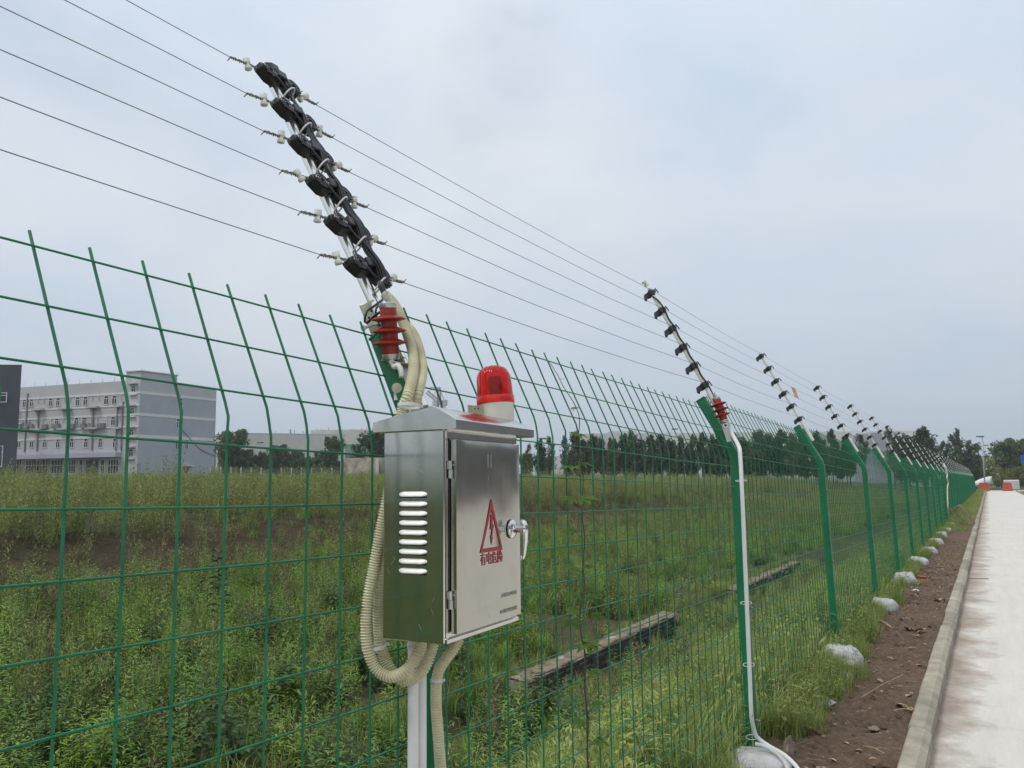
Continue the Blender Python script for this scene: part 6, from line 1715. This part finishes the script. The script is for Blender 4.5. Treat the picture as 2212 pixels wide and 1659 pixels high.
# --- buildings behind the poplars
c8 = lambda x, y: ((1640 + x / 3.072) / 1.47559, (1340 + y / 3.072) / 1.47559)
def facade(name, lab, px0, px1, ytop, ybase, d, mat, depth_=18, wins=(), turn=0.0, top=None):
    t_ = tag(empty(name, (0, 0, 0)), lab, 'building')
    a = at(px0, ybase, d=d); b2 = at(px1, ybase, d=d); zt_ = at(px0, ytop, d=d).z; z0_ = min(a.z, 1.0)
    a.z = b2.z = 0; u_ = (b2 - a).normalized(); u_ = Matrix.Rotation(turn, 3, 'Z') @ u_; L_ = (b2 - a).length; n_ = Vector((u_.y, -u_.x, 0))
    MB().frame_box(a + UP * z0_, u_ * L_, UP * (zt_ - z0_), -n_ * depth_).build('wall', M[mat], t_)
    if top: MB().frame_box(a + UP * (zt_ - top) + n_ * .03 - u_ * .05, u_ * (L_ + .1), UP * (top + .1), n_ * .25).build('roof_band', M['band'], t_)
    for (f_, z_, w_, h_) in wins: window(t_, a, u_, n_, L_ * f_, z0_ + (zt_ - z0_) * z_, w_, h_, mullions=1)
    return t_
facade('warehouse', 'grey warehouse wall behind the poplars right of the box', 1264, 1470, 936, 1040, 190, 'wall_light', wins=[(f_, .42, 2.6, 3.0) for f_ in (.12, .3, .5, .7, .86)])
facade('warehouse', 'raised grey roof block above the warehouse behind the poplars', 1322, 1378, 930, 1040, 205, 'wall_mid')
facade('white_factory', 'long white building with small windows behind the poplars', 1470, 1992, 936, 1040, 178, 'wall_white', wins=[(f_, z_, 2.2, 2.6) for f_ in np.linspace(.03, .95, 17) for z_ in (.12, .45)], top=4.2)
facade('white_shed', 'low white shed behind the thin trees right of the box', 1160, 1262, 985, 1040, 150, 'wall_white', wins=[(.55, .35, 2.0, 1.2), (.8, .35, 2.0, 1.2)])
px0, yt = c6(462, 288); px1, _ = c6(752, 288)
facade('violet_building', 'violet grey building block behind the far insulator poles', px0, px1, yt, 1052, 168, 'wall_violet', wins=[(.84, .72, 1.6, 2.4)])
px0, yt = c6(850, 375); px1, _ = c6(1137, 375)
facade('grey_block', 'grey block half hidden by the tall poplars near the fence end', px0, px1, yt, 1052, 176, 'wall_light')
# a large grey building on the other side of the road (mirrored in the steel door)
os_ = tag(empty('roadside_hall', (0, 0, 0)), 'long grey hall on the other side of the road, mirrored in the box door', 'building')
MB().box((46, 60, 6.9), (16, 170, 14)).build('wall', M['pipe_grey'], os_)
for k in range(9):
    window(os_, Vector((37.98, -10 + k * 14, 0)), Vector((0, 1, 0)), Vector((-1, 0, 0)), 0, 3.0, 5.0, 2.0, mullions=3, transom=0)

# ------------------------------------------------------------------ crane
cr = tag(empty('tower_crane', (0, 0, 0)), 'distant red and white tower crane between the hoses and the beacon', 'crane')
DC = 520.0
cq = lambda x, y: at((1050 + x / 2.765) / 1.47559, (900 + y / 2.765) / 1.47559, d=DC)
def truss(a, b2, w_, n, mat, name):
    m_ = MB(); d_ = (b2 - a); u_ = d_.normalized(); s1_ = u_.cross(_fw).normalized() * w_; s2_ = _fw * w_
    C_ = [s1_ + s2_, s1_ - s2_, -s1_ - s2_, -s1_ + s2_]
    for c_ in C_: m_.tube([a + c_, b2 + c_], w_ * .22, 4)
    for k in range(n):
        p, q_ = a + d_ * (k / n), a + d_ * ((k + 1) / n)
        for i in range(4): m_.tube([p + C_[i], q_ + C_[(i + 1) % 4]], w_ * .14, 3)
    m_.build(name, M[mat], cr)
truss(cq(1000, 1700), cq(1000, 1085), 1.3, 24, 'crane_cab', 'mast')
truss(cq(985, 1070), cq(858, 965), 1.0, 12, 'crane', 'jib')
truss(cq(960, 1060), cq(1025, 1070), 1.0, 6, 'crane', 'counter_jib')
truss(cq(968, 1045), cq(962, 925), 1.0, 10, 'crane', 'a_frame')
MB().box(cq(938, 1075), (3, 3, 4)).build('cabin', M['crane_cab'], cr); MB().box(cq(1015, 1062), (2.6, 2.6, 3.4)).build('counterweight', M['crane_cab'], cr)
m_ = MB()
for a, b2 in ((cq(962, 925), cq(860, 963)), (cq(962, 925), cq(1020, 1055)), (cq(962, 925), cq(910, 1010)), (cq(885, 925), cq(962, 928))): m_.tube([a, b2], .28, 3)
m_.build('guy_ropes', M['scaff'], cr)

# ------------------------------------------------------------------ street lamps, sign, barriers, mixer truck
def lamp(foot, top, arm, dd, lab, r_=0.09):
    t_ = tag(empty('street_lamp', at(*foot, d=dd)), lab, 'street lamp', 'street lamps')
    o_ = at(*foot, d=dd); T_ = at(*top, d=dd) - o_; A_ = at(*arm, d=dd) - o_
    MB().tube([Vector((0, 0, -2)), Vector((T_.x * .3, T_.y * .3, T_.z * .7)), T_ + Vector((0, 0, -.6)), (T_ + A_) / 2 + UP * .25, A_], [r_, r_ * .8, r_ * .7, r_ * .6, r_ * .5], 6).build('column', M['lamp'], t_, smooth=True)
    MB().box(A_, (.9, .35, .16), rot=Matrix.Rotation(R(20), 3, 'Z'), bev=.03).build('lamp_head', M['lamp_head'], t_)
lamp(c6(1750, 900), c6(1735, 370), c6(1697, 338), 112, 'tall white street lamp over the willows')
lamp(c6(1528, 900), c6(1528, 420), c6(1548, 390), 150, 'small street lamp left of the tall white one')
lamp(c6(1752, 900), c6(1750, 470), c6(1768, 440), 170, 'small street lamp right of the tall white one')
lamp(c8(1525, 560), c8(1525, 95), c8(1570, 85), 120, 'small street lamp above the poplar row')
lamp(c8(243, 600), c8(243, 200), c8(275, 178), 98, 'white lamp column among the thin trees right of the box', 0.11)
lamp(ce(512, 700), ce(512, 350), ce(590, 320), 118, 'street lamp before the beige building')
sg_ = tag(empty('road_sign', at(*c6(2215, 900), d=118)), 'blue rectangular road sign at the right picture edge', 'road sign')
o_ = at(*c6(2215, 900), d=118)
q = at(*c6(2240, 605), d=118) - o_
MB().box(q, (1.5, .06, 1.2), rot=Matrix.Rotation(R(20), 3, 'Z'), bev=.02).build('sign_face', M['blue_sign'], sg_)
MB().tube([Vector((q.x, q.y + .08, -1)), Vector((q.x, q.y + .08, q.z + .3))], .05, 6).build('sign_pole', M['lamp'], sg_)
def barrier(px, w_, h_, lab):
    p = at(*c6(px, 978), y=118.5); p.z = -0.08; t_ = tag(empty('road_barrier', p), lab, 'barrier', 'orange barriers at the road end')
    MB().prism([(-w_ / 2, 0), (w_ / 2, 0), (w_ / 2 * .8, h_), (-w_ / 2 * .8, h_)], .5, Vector((0, 0, 0)), Vector((1, 0, 0)), UP, Vector((0, 1, 0))).build('body', M['orange'], t_)
    MB().box((0, .25, h_ + .03), (w_ * .7, .3, .06), bev=.02).build('top_rib', M['orange'], t_)
barrier(1745, 1.25, .95, 'orange red barrier at the road end beside the fence')
barrier(2020, 1.15, .95, 'orange red barrier at the road end on the right')
tk = at(*c6(1790, 935), d=120); tk.z = 0
mx_ = tag(empty('mixer_truck', tk), 'white concrete mixer truck half hidden behind the willows', 'truck')
rx = wd_
dr = (rx + UP * -0.12).normalized()
Lh = (at(*c6(1790, 868), d=120) - tk) / 0.72; mx_.scale = (.72, .72, .72)
prof = [(0.30, -2.9), (0.60, -2.5), (0.88, -1.5), (1.02, 0.0), (1.0, 0.7), (0.78, 1.6), (0.45, 2.1)]
MB().lathe([(r_ * .95, h_ * 1.0) for r_, h_ in prof], Vector((Lh.x, Lh.y, Lh.z)), (rx * 1.0 + UP * 0.20).normalized(), 20).build('drum', M['mixer_white'], mx_, smooth=True)
zt_ = Lh.z
MB().box(Vector((Lh.x, Lh.y, zt_ - 1.7)) , (7.6, 2.3, .5), rot=Matrix.Rotation(math.atan2(rx.y, rx.x), 3, 'Z')).build('chassis', M['mixer_dark'], mx_)
MB().box(Vector((Lh.x, Lh.y, zt_ - .9)) + rx * 4.6, (1.9, 2.4, 2.4), rot=Matrix.Rotation(math.atan2(rx.y, rx.x), 3, 'Z'), bev=.15).build('cab', M['mixer_white'], mx_)
MB().prism([(-.3, 0), (.3, 0), (.6, 1.0), (-.6, 1.0)], 1.0, Vector((Lh.x, Lh.y, zt_ + .1)) - rx * 3.9, rx, UP, fw_).build('hopper', M['mixer_white'], mx_)
for s_ in (-2.6, -1.4, 1.4, 4.4):
    MB().lathe([(.5, -.15), (.52, -.1), (.52, .1), (.5, .15)], Vector((Lh.x, Lh.y, zt_ - 2.1)) + rx * s_ - fw_ * 1.2, -fw_, 16).build('wheel', M['mixer_dark'], mx_)
# pale trunks and posts under the willows
for i, (x, y_) in enumerate(((1915, 960), (2180, 960), (1600, 960))):
    p = at(*c6(x, y_), d=124); p.z = 0
    tag(MB().tube([p, p + UP * 2.2], .16, 8).build('concrete_bollard', M['wall_mid'], None), ['pale concrete post between the two orange barriers', 'pale concrete post at the right edge beyond the road', 'pale concrete post at the end of the fence'][i], 'post')

# ------------------------------------------------------------------ haze
m = bpy.data.materials.new('thin_haze'); m.use_nodes = True; t = m.node_tree; t.nodes.clear()
o_ = t.nodes.new('ShaderNodeOutputMaterial'); pv = t.nodes.new('ShaderNodeVolumePrincipled')
pv.inputs['Color'].default_value = (0.90, 0.94, 0.98, 1); pv.inputs['Density'].default_value = 0.00055; pv.inputs['Anisotropy'].default_value = 0.2
t.links.new(pv.outputs[0], o_.inputs['Volume'])
hzb = MB().box((0, 450, 36), (3400, 2400, 80)).build('haze', m)
hzb['kind'] = 'stuff'
